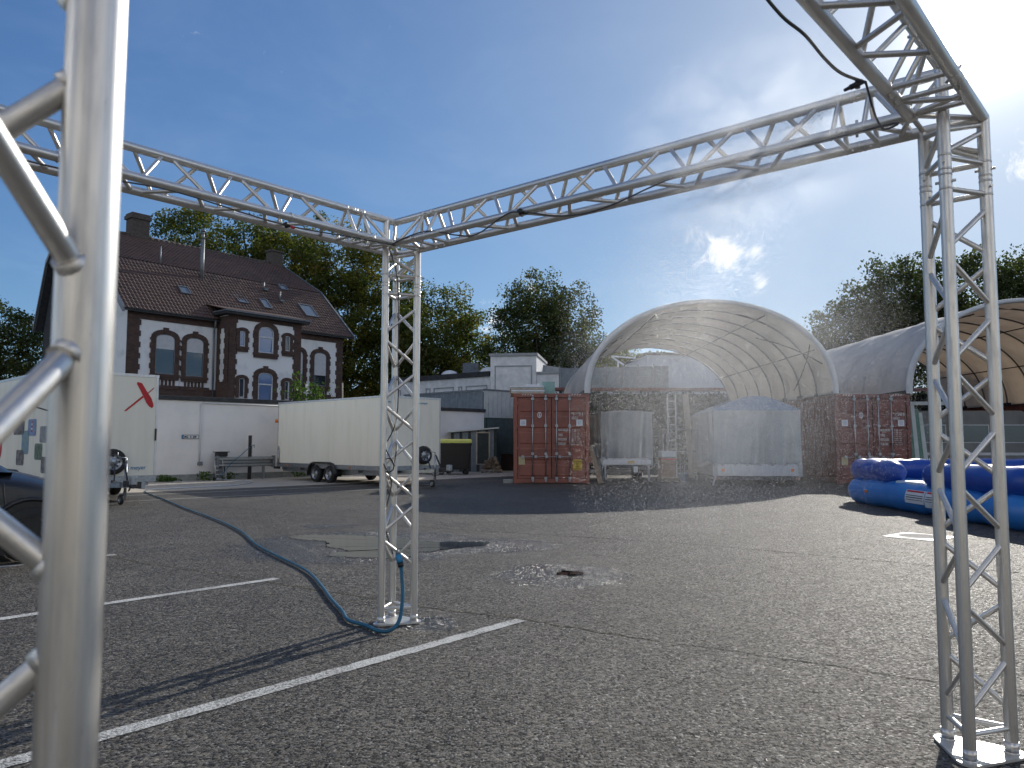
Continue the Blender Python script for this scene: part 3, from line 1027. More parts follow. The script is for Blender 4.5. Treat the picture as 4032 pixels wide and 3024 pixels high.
def toothed(mb, xa, xb, side, y, z0, z1, step=.32, tooth=.09, th=.05):
    """vertical brick strip xa..xb with teeth on one or both sides (side: -1 left, 1 right, 2 both)"""
    z, k = z0, 0
    while z < z1 - 1e-3:
        e = tooth if k % 2 else 0.0
        a = xa - (e if side in (-1, 2) else 0)
        b = xb + (e if side in (1, 2) else 0)
        mb.box(a, b, y - th, y + .02, z, min(z1, z + step) - .002)
        z += step; k += 1


q = MB(); toothed(q, HWX0 - .05, .5, 1, 0, 0, 8.9); q.build('corner_pier', M_BRICK, hs)
q = MB(); toothed(q, 14.44, HWX1 + .05, -1, 0, 0, 8.9); q.build('corner_pier', M_BRICK, hs)
q = MB(); toothed(q, BX0 - .05, BX0 + .48, 1, -BD, 0, 9.0); q.build('corner_pier', M_BRICK, hs)
q = MB(); toothed(q, BX1 - .48, BX1 + .05, -1, -BD, 0, 9.0); q.build('corner_pier', M_BRICK, hs)
# returns of the bay: brick edge, white panel
q = MB()
z, k = 0, 0
while z < 9.0:
    e = .09 if k % 2 else 0
    q.box(BX0 - .052, BX0 + .02, -BD - .05, -BD + .38 + e, z, min(9.0, z + .32) - .002)
    q.box(BX0 - .05, BX0 + .02, -.32 - e, -.02, z + .001, min(9.0, z + .32) - .003)
    z += .32; k += 1
q.box(BX0 - .054, BX0 + .02, -BD - .06, -.02, 8.3, 9.02)
q.box(BX0 - .054, BX0 + .02, -BD - .06, -.02, 3.2, 5.0)
q.build('bay_return_trim', M_BRICK, hs)
for bx_ in ((HWX0 - .06, BX0 - .06, -.06, .0, 8.36, 8.9), (BX1 + .06, HWX1 + .06, -.06, .0, 8.36, 8.9), (HWX0 - .055, BX0 - .06, -.07, .0, 3.4, 4.5),
            (BX1 + .06, HWX1 + .055, -.07, .0, 3.4, 4.5), (BX0 - .056, BX1 + .056, -BD - .06, -BD, 8.86, 9.1)):
    MB().box(*bx_).build('brick_band', M_BRICK, hs)


def arch_pts(x0, x1, zs, rise, n=10):
    w = (x1 - x0) / 2; c = (x0 + x1) / 2
    return [(c + w * math.cos(math.pi * (1 - i / n)), zs + rise * math.sin(math.pi * (i / n)) ** .8) for i in range(n + 1)]


def window(x0, x1, zb, zs, rise, y, sur=.25, sill=True, blind=None, glass=M_GLASS, transom=None, key=True, blindmat=M_BLIND, tilt=False, tooth=.07):
    we = empty('window', parent=hs)
    # glazing
    poly = [(x0, zb), (x1, zb)] + list(reversed(arch_pts(x0, x1, zs, rise)))[0:]
    MB().prism(poly, (0, y - .012, 0), (1, 0, 0), (0, 0, 1), (0, .01, 0)).build('pane', glass, we)
    fr = MB()
    w = .055
    fr.box(x0, x0 + w, y - .05, y - .013, zb, zs); fr.box(x1 - w, x1, y - .05, y - .013, zb, zs)
    fr.box(x0 + w, x1 - w, y - .05, y - .013, zb, zb + w)
    ap_, ai = arch_pts(x0, x1, zs, rise), arch_pts(x0 + w, x1 - w, zs, max(rise - w, .01))
    for i in range(len(ap_) - 1):
        fr.prism([ap_[i], ap_[i + 1], ai[i + 1], ai[i]], (0, y - .05, 0), (1, 0, 0), (0, 0, 1), (0, .037, 0))
    if transom: fr.box(x0 + w, x1 - w, y - .055, y - .013, transom - .04, transom + .04)
    if x1 - x0 > .9 and blind is None: fr.box(x0 + w, x0 + w + .04, y - .06, y - .013, zb + w, (transom or zs) - .04)
    fr.build('frame', M_FRAMEW if blind is None else M_ZINC, we)
    if tilt:
        MB().bar((x1 - .12, y - .10, zb + .08), (x1 - .06, y - .03, (transom or zs) - .06), .05, .05).build('open_sash', M_FRAMEW, we)
    if blind is not None:
        pts = [(x0 + .01, blind), (x1 - .01, blind), (x1 - .01, zs)] + list(reversed(arch_pts(x0 + .01, x1 - .01, zs, rise - .01)))[1:-1] + [(x0 + .01, zs)]
        MB().prism(pts, (0, y - .045, 0), (1, 0, 0), (0, 0, 1), (0, .03, 0)).build('blind', blindmat, we)
    # brick surround
    sb = MB()
    toothed(sb, x0 - sur, x0, -1, y, zb - .02, zs + .05, .30, tooth, .10)
    toothed(sb, x1, x1 + sur, 1, y, zb - .02, zs + .05, .30, tooth, .10)
    ao = arch_pts(x0 - sur - .02, x1 + sur + .02, zs + .02, rise + sur * .95)
    ap_ = arch_pts(x0, x1, zs, rise)
    for i in range(len(ap_) - 1):
        sb.prism([ap_[i], ap_[i + 1], ao[i + 1], ao[i]], (0, y - .108 - .006 * (i % 2), 0), (1, 0, 0), (0, 0, 1), (0, .12, 0))
    if key:
        c = (x0 + x1) / 2
        sb.prism([(c - .11, zs + rise), (c + .11, zs + rise), (c + .15, zs + rise + sur + .12), (c - .15, zs + rise + sur + .12)], (0, y - .14, 0), (1, 0, 0), (0, 0, 1), (0, .15, 0))
    for sx in (x0 - sur - .06, x1 + .02):
        sb.box(sx, sx + sur + .04, y - .125, y + .01, zs - .06, zs + .07)
    if sill:
        sb.box(x0 - sur - .05, x1 + sur + .05, y - .15, y + .01, zb - .18, zb - .02)
        sb.box(x0 - sur, x1 + sur, y - .115, y + .01, zb - .34, zb - .18)
    sb.build('brick_surround', M_BRICK, we)
    return we


def dentils(x0, x1, z0, z1, y):
    """little brick balusters under a sill, white render between"""
    d = empty('sill_dentil', parent=hs)
    n = max(3, int((x1 - x0) / .2))
    for i in range(n):
        x = x0 + (x1 - x0) * (i + .5) / n
        MB().box(x - .05, x + .05, y - .09, y + .01, z0, z1).build('baluster', M_BRICK, d)
    MB().box(x0 - .3, x1 + .3, y - .1, y + .01, z0 - .22, z0 - .001).build('rail', M_BRICK, d)


window(1.45, 2.62, 5.28, 7.30, .33, 0, blind=6.74)
window(3.30, 4.42, 5.25, 7.28, .33, 0, blind=6.70)
window(12.49, 13.55, 5.20, 7.22, .33, 0, blind=5.94, blindmat=M_BLIND)
window(10.62, 11.62, 5.20, 7.22, .33, 0, blind=5.94)
for a, b in ((1.45, 2.62), (3.30, 4.42), (12.49, 13.55), (10.75, 11.62)):
    dentils(a - .1, b + .1, 4.62, 4.93, 0)
# white mullion strip between the twin windows
MB().box(2.93, 3.0, -.03, .01, 4.5, 7.3).build('white_strip', M_FRAMEW, hs)
window(7.32, 8.43, 6.95, 8.22, .40, -BD, sur=.29, glass=M_GLASSB, transom=7.94, key=False, tilt=True)
window(7.36, 8.43, 3.9, 5.40, .30, -BD, sur=.29, glass=M_GLASSB, transom=4.95, tilt=True)
window(6.03, 6.40, 7.22, 8.12, .06, -BD, sur=.20, key=False, glass=M_GLASSB)
window(9.28, 9.64, 7.22, 8.14, .06, -BD, sur=.20, key=False)
window(6.06, 6.44, 4.05, 5.18, .06, -BD, sur=.20, key=False, sill=False)
window(9.31, 9.67, 4.05, 5.20, .06, -BD, sur=.20, key=False, sill=False, tilt=True)
# gutter, downpipe
gt = MB()
gt.tube((-.35, -.38, EZ - .08), (BX0 - .1, -.38, EZ - .08), .075, n=10).tube((BX1 + .1, -.38, EZ - .08), (15.65, -.38, EZ - .08), .075, n=10)
gt.build('gutter', M_COPING, hs)
MB().path([(4.95, -.40, EZ - .15), (5.0, -.25, EZ - .5), (5.04, -.1, EZ - .75), (5.05, -.1, 7.5), (5.05, -.1, 3.0)], .055, 8).build('downpipe', M_ZINC, hs)
# bay roof: flat dark eave
MB().prism([(BX0 - .45, -BD - .45), (BX1 + .45, -BD - .45), (BX1 + .45, .3), (BX0 - .45, .3)], (0, 0, 9.1), (1, 0, 0), (0, 1, 0), (0, 0, .16)).build('bay_eave', M_COPING, hs)
MB().prism([(BX0 - .5, -BD - .5), (BX1 + .5, -BD - .5), (BX1 + .5, -.2), (BX0 - .5, -.2)], (0, 0, 9.262), (1, 0, 0), (0, 1, 0), (0, 0, .06)).build('bay_fascia', M_SHEDG, hs)
MB().add([(BX0 - .48, -BD - .48, 9.325), (BX1 + .48, -BD - .48, 9.325), (BX1 + .48, .9, 9.95), (BX0 - .48, .9, 9.95)], [(0, 1, 2, 3)]).build('bay_roof', M_TILE, hs, solid=.05)

# roof: two pitches each side, clay pantiles
rf = empty('roof', parent=hs)
RX0, RX1 = -.55, 15.65
prof = [(-.42, EZ - .1), (3.6, 12.55), (8.8, 15.42), (11.2, 13.1), (12.9, EZ - .1)]
base = MB()
for (a, za), (b, zb_) in zip(prof[:-1], prof[1:]):
    base.prism([(a, za), (b, zb_), (b, zb_ - .12), (a, za - .12)], (RX0, 0, 0), (0, 1, 0), (0, 0, 1), (RX1 - RX0, 0, 0))
base.build('roof_deck', M_COPING, rf)
# one pantile, laid in courses
TW_, TC = .235, .335


def tile_geo():
    xs = np.linspace(0, TW_, 6)
    hz = np.array([.012, .0, .008, .035, .045, .020])
    v = []
    for yy, dz in ((0, .045), (TC + .05, .012)):
        for x, h_ in zip(xs, hz): v.append((x, yy, h_ + dz))
    for x, h_ in zip(xs, hz): v.append((x, 0.0, h_ + .005))
    f = [(i, i + 1, 7 + i, 6 + i) for i in range(5)] + [(12 + i, 13 + i, 1 + i, i) for i in range(5)]
    return np.array(v), f


tv, tf = tile_geo()
tmesh = bpy.data.meshes.new('tile')
tmesh.from_pydata(tv.tolist(), [], tf); tmesh.materials.append(M_TILE)
singles = []
allv, allf = [], []
cnt = 0
rnd = random.Random(8)
for pi in (0, 1):
    (ya, za), (yb, zb_) = prof[pi], prof[pi + 1]
    sl = math.atan2(zb_ - za, yb - ya); ln = math.hypot(yb - ya, zb_ - za)
    nc, nx = int(ln / TC), int((RX1 - RX0) / TW_)
    for c in range(nc):
        for i in range(nx):
            x = RX0 + .02 + i * TW_ + (0.0)
            # local slope coords -> house coords
            jit = rnd.uniform(-.006, .006)
            oy, oz = ya + math.cos(sl) * c * TC, za + math.sin(sl) * c * TC
            if pi == 0 and c < 14 and 4 <= i < 25 and len(singles) < 294:
                o = link('tile', tmesh, rf)
                o.location = (x, oy - math.sin(sl) * .01, oz + math.cos(sl) * .01 + jit); o.rotation_euler = (sl, 0, 0)
                singles.append(o); continue
            w = tv.copy(); w[:, 2] += .01 + jit
            cy, cz = w[:, 1] * math.cos(sl) - w[:, 2] * math.sin(sl), w[:, 1] * math.sin(sl) + w[:, 2] * math.cos(sl)
            allv.append(np.stack([w[:, 0] + x, cy + oy, cz + oz], 1))
            allf += [tuple(q + cnt for q in f) for f in tf]; cnt += len(tv)
me = bpy.data.meshes.new('roof_tiles')
me.from_pydata(np.concatenate(allv).tolist(), [], allf); me.materials.append(M_TILE)
tag(link('roof_tiles', me, rf), kind='stuff')
# verge boards, ridge
for x0, x1 in ((RX0 - .12, RX0 + .03), (RX1 - .03, RX1 + .12)):
    vb = MB()
    for (a, za), (b, zb_) in zip(prof[:-1], prof[1:]):
        vb.prism([(a, za + .10), (b, zb_ + .10), (b, zb_ - .22), (a, za - .22)], (x0, 0, 0), (0, 1, 0), (0, 0, 1), (x1 - x0, 0, 0))
    vb.build('verge_board', M_ZINC, rf)
for i in range(42):
    x = RX0 + i * .386
    MB().tube((x, 8.8, 15.44), (x + .40, 8.8, 15.47), .11, .125, n=8).build('ridge_tile', M_CHIM, rf)


def roof_z(y):
    return prof[0][1] + (y + .42) * (12.55 - prof[0][1]) / 4.02 if y < 3.6 else 12.55 + (y - 3.6) * (15.42 - 12.55) / 5.2


def skylight(x0, x1, y0, y1, lift=0.0):
    se = empty('skylight', parent=hs)
    sl = math.atan2(roof_z(y1) - roof_z(y0), y1 - y0)
    z0, z1 = roof_z(y0) + .10, roof_z(y1) + .10
    u, v, w = Vector((1, 0, 0)), Vector((0, math.cos(sl), math.sin(sl))), Vector((0, -math.sin(sl), math.cos(sl)))
    L_ = math.hypot(y1 - y0, z1 - z0)
    if lift: v = (v + w * lift).normalized(); w = u.cross(v)
    o_ = Vector((x0, y0, z0))
    f = MB()
    for a, b, c, d in ((0, .06, 0, L_), (x1 - x0 - .06, x1 - x0, 0, L_), (.06, x1 - x0 - .06, 0, .07), (.06, x1 - x0 - .06, L_ - .07, L_)):
        f.prism([(a, c), (b, c), (b, d), (a, d)], o_ - w * .12, u, v, w * .2)
    f.build('frame', M_ZINC, se)
    MB().prism([(.06, .07), (x1 - x0 - .06, .07), (x1 - x0 - .06, L_ - .07), (.06, L_ - .07)], o_, u, v, w * .03).build('pane', M_SKYL, se)


skylight(3.55, 4.20, 1.22, 1.80)
skylight(7.45, 8.15, 1.20, 1.95, -.10)
skylight(9.25, 9.85, 1.05, 1.85)
skylight(11.85, 12.45, 3.1, 3.58, .0)
skylight(12.45, 13.55, .90, 1.95)
ch = MB().box(3.55, 4.75, 8.35, 9.25, 14.6, 16.55).box(3.45, 4.85, 8.25, 9.35, 16.551, 16.8).box(3.52, 4.78, 8.3, 9.3, 16.801, 16.95)
ch.build('chimney', M_CHIM, rf)
ch = MB().box(14.5, 15.5, 8.5, 9.3, 14.6, 16.4).box(14.42, 15.58, 8.42, 9.38, 16.401, 16.55)
ch.build('chimney', M_CHIM, rf)
fl = MB().tube((5.75, 2.95, 11.5), (5.75, 2.95, 14.55), .13, n=14).tube((5.75, 2.95, 14.551), (5.75, 2.95, 14.95), .095, n=14).tube((5.75, 2.95, 15.1), (5.75, 2.95, 15.2), .15, n=14).tube((5.75, 2.95, 14.95), (5.75, 2.95, 15.1), .07, n=8)
fl.build('flue_pipe', M_ZINC, rf)
MB().tube((3.35, 3.7, 12.4), (3.35, 3.7, 13.75), .045, n=8).build('vent_pipe', M_ZINC, rf)
for x, y, hgt in ((10.3, 2.9, .55), (11.05, 2.05, .7)):
    MB().tube((x, y, roof_z(y)), (x, y, roof_z(y) + hgt), .07, n=8).box(x - .15, x + .15, y - .35, y + .1, roof_z(y) - .05, roof_z(y) + .08).build('vent_pipe', M_ZINC, rf)

# ------------------------------------------------------------------ box trailers
TA = math.atan2(E2.y, E2.x)


def wheel(parent, c, axis, r=.29, w=.19, name='wheel', hub=1):
    we = empty(name, c, parent=parent)
    ax = Vector(axis).normalized()
    MB().lathe([(r * .62, -w * .5), (r * .9, -w * .5), (r * .985, -w * .32), (r, 0), (r * .985, w * .32), (r * .9, w * .5), (r * .62, w * .5)], axis=ax, n=28).build('tyre', M_RUBBER, we)
    MB().lathe([(r * .63, w * .46), (r * .60, w * .40), (r * .52, w * .15), (r * .30, w * .20), (r * .22, w * .34), (.0, w * .36)], axis=ax, n=24).build('rim', M_STEEL, we)
    MB().lathe([(0, -w * .3), (r * .63, -w * .35)], axis=ax, n=24).build('inner_rim', M_DSTEEL, we)
    u, v, _ = frame_from(ax)
    hb = MB()
    for k in range(8):
        a = k * math.pi / 4
        p = (u * math.cos(a) + v * math.sin(a)) * r * .44 + ax * (w * .19)
        hb.tube(p, p + ax * .012, r * .07, n=8)
    hb.build('rim_holes', M_BLACK, we)
    return we


def box_trailer(corner, Lg, Wd, z0, z1, label, wheels_at, name='box_trailer', side_mat=None, jock=1.25, jy=-.16, spy=.35):
    c = Vector(corner) - E2 * (Lg / 2) + E1 * (Wd / 2)
    t = empty(name, (c.x, c.y, 0), TA, label=label, cat='trailer', group='white box trailers parked along the wall')
    hx, hy = Lg / 2, Wd / 2
    MB().box(-hx, hx, -hy, hy, z0, z1).build('body', side_mat or M_WHITEP2, t)
    e = MB(); w = .05
    for sx in (-1, 1):
        for sy in (-1, 1):
            e.box(sx * hx - (w if sx > 0 else 0) + .006 * sx, sx * hx + (0 if sx > 0 else w) + .006 * sx, sy * hy - (w if sy > 0 else 0) + .006 * sy, sy * hy + (0 if sy > 0 else w) + .006 * sy, z0, z1)
    for z in (z1 - .05, ):
        e.box(-hx - .009, hx + .009, -hy - .009, -hy + .04, z, z1 + .012); e.box(-hx - .009, hx + .009, hy - .04, hy + .009, z, z1 + .012)
        e.box(hx - .04, hx + .009, -hy + .041, hy - .041, z, z1 + .012); e.box(-hx - .009, -hx + .04, -hy + .041, hy - .041, z, z1 + .012)
    e.build('edge_profile', M_ALU, t)
    MB().box(-hx - .01, hx + .01, -hy - .012, hy + .012, z0 - .14, z0 - .002).build('sill_rail', M_STEEL, t)
    fr = MB()
    for sy in (-1, 1): fr.box(-hx + .05, hx - .02, sy * (hy - .25) - .04, sy * (hy - .25) + .04, z0 - .30, z0 - .142)
    for k in range(6):
        x = -hx + .3 + k * (Lg - .6) / 5
        fr.box(x - .03, x + .03, -hy + .05, hy - .05, z0 - .24, z0 - .144)
    fr.build('chassis', M_STEEL, t)
    for x in wheels_at:
        for sy in (-1, 1):
            wheel(t, (x, sy * (hy - .02), .285), (0, sy, 0), .285)
        MB().tube((x, -hy + .1, .285), (x, hy - .1, .285), .035, n=8).build('axle', M_DSTEEL, t)
    xa, xb = min(wheels_at), max(wheels_at)
    for sy in (-1, 1):
        mg = MB()
        arc = [(xa - .40, .22), (xa - .39, .36), (xa - .33, .52), (xa - .2, .63), (xa, .67), (xb, .67), (xb + .2, .63), (xb + .33, .52), (xb + .39, .36), (xb + .40, .22)]
        y0, y1 = sy * (hy - .16), sy * (hy + .12)
        mg.grid([[(x, y0, z), (x, y1, z)] for x, z in arc], True)
        inn = [(x * .97 + .03 * (xa + xb) / 2, z - .05) for x, z in arc]
        mg.grid([[(x, y1, z), (x2, y1 * 1.001, z2)] for (x, z), (x2, z2) in zip(arc, inn)], True)
        mg.build('mudguard', M_BLACK, t, solid=.008)
    # drawbar, jockey wheel, coupling, spare wheel
    db = MB()
    for sy in (-1, 1): db.bar((hx - .6, sy * .55, z0 - .2), (hx + 1.15, sy * .05, z0 - .14), .06, .10)
    db.box(hx + .7, hx + 1.35, -.05, .05, z0 - .19, z0 - .07)
    db.build('drawbar', M_STEEL, t)
    cp_ = MB().box(hx + 1.30, hx + 1.62, -.06, .06, z0 - .16, z0 - .04).tube((hx + 1.6, 0, z0 - .14), (hx + 1.74, 0, z0 - .12), .05, .07, n=12)
    cp_.build('coupling', M_DSTEEL, t, .01)
    MB().bar((hx + 1.30, .03, z0 - .05), (hx + 1.05, .04, z0 + .32), .03, .04).build('handbrake', M_BLACK, t)
    lk = MB().box(hx + 1.62, hx + 1.78, -.06, .06, z0 - .12, z0 + .06); lk.build('hitch_lock', M_STEEL, t, .02)
    jx = hx + jock
    MB().tube((jx, jy, z0 - .30), (jx, jy, z0 + .30), .03, n=12).tube((jx, jy, z0 + .30), (jx - .0, jy, z0 + .42), .02, n=8).path([(jx, jy, z0 + .42), (jx - .02, jy - .08, z0 + .43), (jx - .02, jy - .16, z0 + .44), (jx - .02, jy - .16, z0 + .54)], .01, 6).build('jockey_post', M_STEEL, t)
    MB().bar((jx, jy, z0 - .30), (jx - .05, jy - .0, .10), .06, .05).build('jockey_fork', M_STEEL, t)
    wheel(t, (jx - .05, jy - .06, .11), (0, -1, 0), .11, .06, 'jockey_wheel')
    wheel(t, (hx + .10, spy, z0 + .32), (1, 0, 0), .285, .17, 'spare_wheel')
    MB().bar((hx + .12, spy, z0 - .1), (hx + .55, spy - .1, z0 - .12), .04, .05).bar((hx + .55, spy - .1, z0 - .1), (hx + .26, spy, z0 + .28), .03, .03).build('spare_bracket', M_DSTEEL, t)
    lp_ = MB().path([(hx + .2, .5, z0 - .12), (hx + .6, .3, z0 - .3), (hx + 1.1, .15, z0 - .25), (hx + 1.35, .1, z0 - .08)], .012, 6)
    lp_.build('light_cable', M_BLACK, t)
    for k, x in enumerate((-hx + .75, min(wheels_at) + 1.95)):
        MB().box(x - .04, x + .04, -hy - .03, -hy - .012, z0 - .1, z0 - .05).build('side_marker', M_ORANGE, t)
    return t, hx, hy


t2, hx, hy = box_trailer((-3.8, 22.9, 0), 6.3, 2.18, .60, 2.70, 'plain white box trailer with twin wheels behind the middle truss pillar', (-.55, .28))
text('wm meyer', .10, (hx + .012, .12, 2.50), (R(90), 0, R(90)), M_BLUET, t2)
text('wm meyer', .10, (hx + .012, -1.0, 2.50), (R(90), 0, R(90)), M_BLUET, t2)
rd = MB().tube((-hx + .16, -hy - .05, .55), (-hx + .16, -hy - .05, 1.05), .03, n=10)
rd.tube((-hx + .16, -hy - .05, 1.05), (-hx + .16, -hy - .05, 1.18), .02, n=8); rd.build('prop_stand', M_STEEL, t2)
MB().box(-hx - .18, -hx + .2, -hy - .04, -hy + .02, .38, .46).build('rear_step', M_BLACK, t2)
MB().tube((-hx - .05, -hy - .03, 2.0), (-hx - .05, -hy - .03, 2.12), .05, n=10).build('tail_lamp', M_ORANGE, t2)

t1, hx, hy = box_trailer((-9.665, 16.145, 0), 5.2, 2.16, .56, 2.84, 'white box trailer with red paddle emblem, lettering and small pictures', (-.75, .05), jock=.98, jy=.10, spy=.12)
# front face graphics: y runs along the face
def fy(s): return -hy + s
blob = [(1.71, 2.67), (1.81, 2.65), (1.93, 2.46), (2.03, 2.31), (2.075, 2.19), (2.08, 2.13), (2.05, 2.09), (1.99, 2.12), (1.93, 2.19), (1.88, 2.29), (1.78, 2.49), (1.70, 2.63)]
em = MB().prism([(fy(a) - .02, b) for a, b in blob], (hx + .004, 0, 0), (0, 1, 0), (0, 0, 1), (.004, 0, 0))
em.prism([(fy(1.45) - .02, 2.01), (fy(1.49) - .02, 2.00), (fy(1.86) - .02, 2.33), (fy(1.83) - .02, 2.36)], (hx + .004, 0, 0), (0, 1, 0), (0, 0, 1), (.003, 0, 0))
em.prism([(fy(1.94) - .02, 2.43), (fy(1.96) - .02, 2.42), (fy(2.08) - .02, 2.54), (fy(2.07) - .02, 2.56)], (hx + .004, 0, 0), (0, 1, 0), (0, 0, 1), (.003, 0, 0))
em.build('emblem', M_REDT, t1)
text('wm meyer', .13, (hx + .012, fy(1.38), .70), (R(90), 0, R(90)), M_BLUET, t1)
MB().box(hx + .01, hx + .04, hy - .05, hy - .02, 1.35, 1.62).build('latch', M_BLACK, t1)
# long side graphics (x forward)
def sx_(s): return hx - s
for bod, s0, z0 in (('-MODULE FÜR', 1.70, 2.365), ('EVENTS, MESSEN & T', 2.28, 2.235)):
    text(bod, .165, (sx_(s0), -hy - .006, z0), (R(90), R(6.4), 0), M_BLACKT, t1, sx=.82, bold=.004)
for (sa, za, sb_, zb2) in ((1.9, 2.545, .1, 2.35), (2.45, 2.225, .1, 1.96)):
    MB().bar((sx_(sa), -hy - .005, za), (sx_(sb_), -hy - .005, zb2), .006, .028).build('rule', M_BLACKT, t1)
ov = [(sx_(4.25) + .24 * math.cos(a), 1.18 + .30 * math.sin(a)) for a in [k * math.pi / 12 for k in range(24)]]
MB().prism(ov, (0, -hy - .004, 0), (1, 0, 0), (0, 0, 1), (0, -.004, 0)).build('emblem', M_REDT, t1)


def photo_mat(name, c1, c2, sc):
    return mat(name, c1, c2, sc, .4, detail=8, lo=.42, hi=.58)


PICS = [(2.96, 2.05, 1.48, 1.80, (.02, .025, .02), (.18, .18, .2)), (1.73, 1.09, 1.45, 1.82, (.12, .22, .40), (.16, .28, .48)), (2.21, 1.64, 1.04, 1.57, (.10, .25, .40), (.20, .32, .30)),
        (2.63, 1.99, .78, 1.13, (.03, .03, .03), (.22, .2, .2)), (1.13, .55, .93, 1.28, (.015, .06, .025), (.12, .2, .14)), (.78, .22, 1.30, 1.65, (.16, .2, .22), (.3, .3, .32)), (.60, .1, .65, 1.0, (.05, .05, .06), (.2, .18, .2))]
for k, (a, b, z0, z1, ca, cb) in enumerate(PICS):
    x0, x1 = sx_(a), sx_(b)
    r_ = .06
    poly = []
    for cx, cz, a0 in ((x1 - r_, z0 + r_, -90), (x1 - r_, z1 - r_, 0), (x0 + r_, z1 - r_, 90), (x0 + r_, z0 + r_, 180)):
        for j in range(5):
            a_ = R(a0 + j * 22.5); poly.append((cx + r_ * math.cos(a_), cz + r_ * math.sin(a_)))
    pe = MB().prism(poly, (0, -hy - .003, 0), (1, 0, 0), (0, 0, 1), (0, -.004, 0)).build('picture', photo_mat('picture_print_%d' % k, ca, cb, 9), t1)
    if k == 1:
        xm = (x0 + x1) / 2
        for j in range(5):
            zz = z0 + .08 + j * .05
            MB().prism([(xm - .06 + j * .006, zz), (xm + .06 - j * .006, zz), (xm + .054 - j * .006, zz + .05), (xm - .054 + j * .006, zz + .05)], (0, -hy - .0075, 0), (1, 0, 0), (0, 0, 1), (0, -.002, 0)).build('lighthouse_band', M_REDT if j % 2 == 0 else M_STICK, pe)

# ------------------------------------------------------------------ car
CA = math.atan2(.66, .75)
cr = empty('car', (0, 0, 0), CA, label='dark blue hatchback parked behind the near truss pillar', cat='car')
_h = Vector((math.cos(CA), math.sin(CA), 0)); _l = Vector((-_h.y, _h.x, 0))
cr.location = Vector((-5.34, 8.60, 0)) - _h * 1.22 + _l * .78
st = [  # x, half width, z bottom, z belt, crown z
    (-1.92, .62, .42, .70, .80), (-1.85, .74, .28, .86, .98), (-1.5, .83, .22, .93, 1.02), (-.8, .86, .20, .94, 1.02), (0, .865, .20, .94, 1.03), (.55, .865, .20, .95, 1.07), (1.0, .86, .20, .90, 1.02),
    (1.42, .83, .21, .82, .92), (1.68, .75, .25, .70, .78), (1.82, .60, .34, .58, .62), (1.85, .52, .40, .54, .56)]
P = []
for x, w, zb_, zm, zc_ in st:
    P.append([(x, -w * .93, zb_), (x, -w, zb_ + .14), (x, -w, (zb_ + zm) / 2), (x, -w * .985, zm - .04), (x, -w * .92, zm + .01), (x, -w * .6, zc_ - .01), (x, 0, zc_), (x, w * .6, zc_ - .01), (x, w * .92, zm + .01), (x, w * .985, zm - .04), (x, w, (zb_ + zm) / 2), (x, w, zb_ + .14), (x, w * .93, zb_)])
body = MB().grid(P, True)
body.add([p for p in P[0]], [tuple(range(13))], True); body.add([p for p in P[-1]], [tuple(reversed(range(13)))], True)
bo_ = body.build('body', M_CARB, cr)
sb_ = bo_.modifiers.new('subd', 'SUBSURF'); sb_.levels = 1; sb_.render_levels = 2
gs = [(-1.75, .60, 1.0, 1.05), (-1.45, .68, .98, 1.36), (-.9, .70, .98, 1.46), (-.2, .70, .98, 1.48), (.35, .68, 1.0, 1.38), (.75, .66, 1.0, 1.18), (1.05, .64, .98, 1.0)]
P = [[(x, -w * 1.12, z0), (x, -w, z1 - .06), (x, -w * .8, z1), (x, 0, z1 + .03), (x, w * .8, z1), (x, w, z1 - .06), (x, w * 1.12, z0)] for x, w, z0, z1 in gs]
MB().grid(P, True).build('glazing', M_CARGL, cr)
P = [[(x, -w * .86, z1 + .005), (x, 0, z1 + .045), (x, w * .86, z1 + .005)] for x, w, z0, z1 in gs[1:5]]
MB().grid(P, True).build('roof', M_CARB, cr, solid=.02)
for x in (-1.22, 1.22):
    for sy in (-1, 1):
        wheel(cr, (x, sy * .805, .305), (0, sy, 0), .305, .19)
        arch = [(x + .385 * math.cos(a), .305 + .385 * math.sin(a)) for a in [k * math.pi / 14 for k in range(15)]]
        MB().path([(a, sy * .872, b) for a, b in arch], .024, 8).build('wheel_arch', M_CARB, cr)
        MB().prism(arch + [(x - .385, .1), (x + .385, .1)], (0, sy * .79, 0), (1, 0, 0), (0, 0, 1), (0, sy * .083, 0)).build('arch_liner', M_BLACK, cr)
for sy in (-1, 1):
    MB().box(.72, .88, sy * .84, sy * .885, .675, .725).build('side_indicator', M_LAMP, cr, .015)
    MB().lathe([(0, .04), (.08, .03), (.13, 0)], o=(1.66, sy * .6, .66), axis=(.8, sy * .5, .25), n=16).build('headlight', M_LAMP, cr)
    MB().box(.52, .72, sy * .86, sy * 1.05, .98, 1.12).build('mirror', M_CARB, cr, .04, 3)
MB().box(1.82, 1.87, -.45, .45, .38, .5).build('grille', M_BLACK, cr, .01)
for sy in (-1, 1):
    MB().path([(1.02, sy * .868, .28), (.98, sy * .875, .55), (.95, sy * .865, .88)], .004, 5).build('door_seam', M_BLACK, cr)

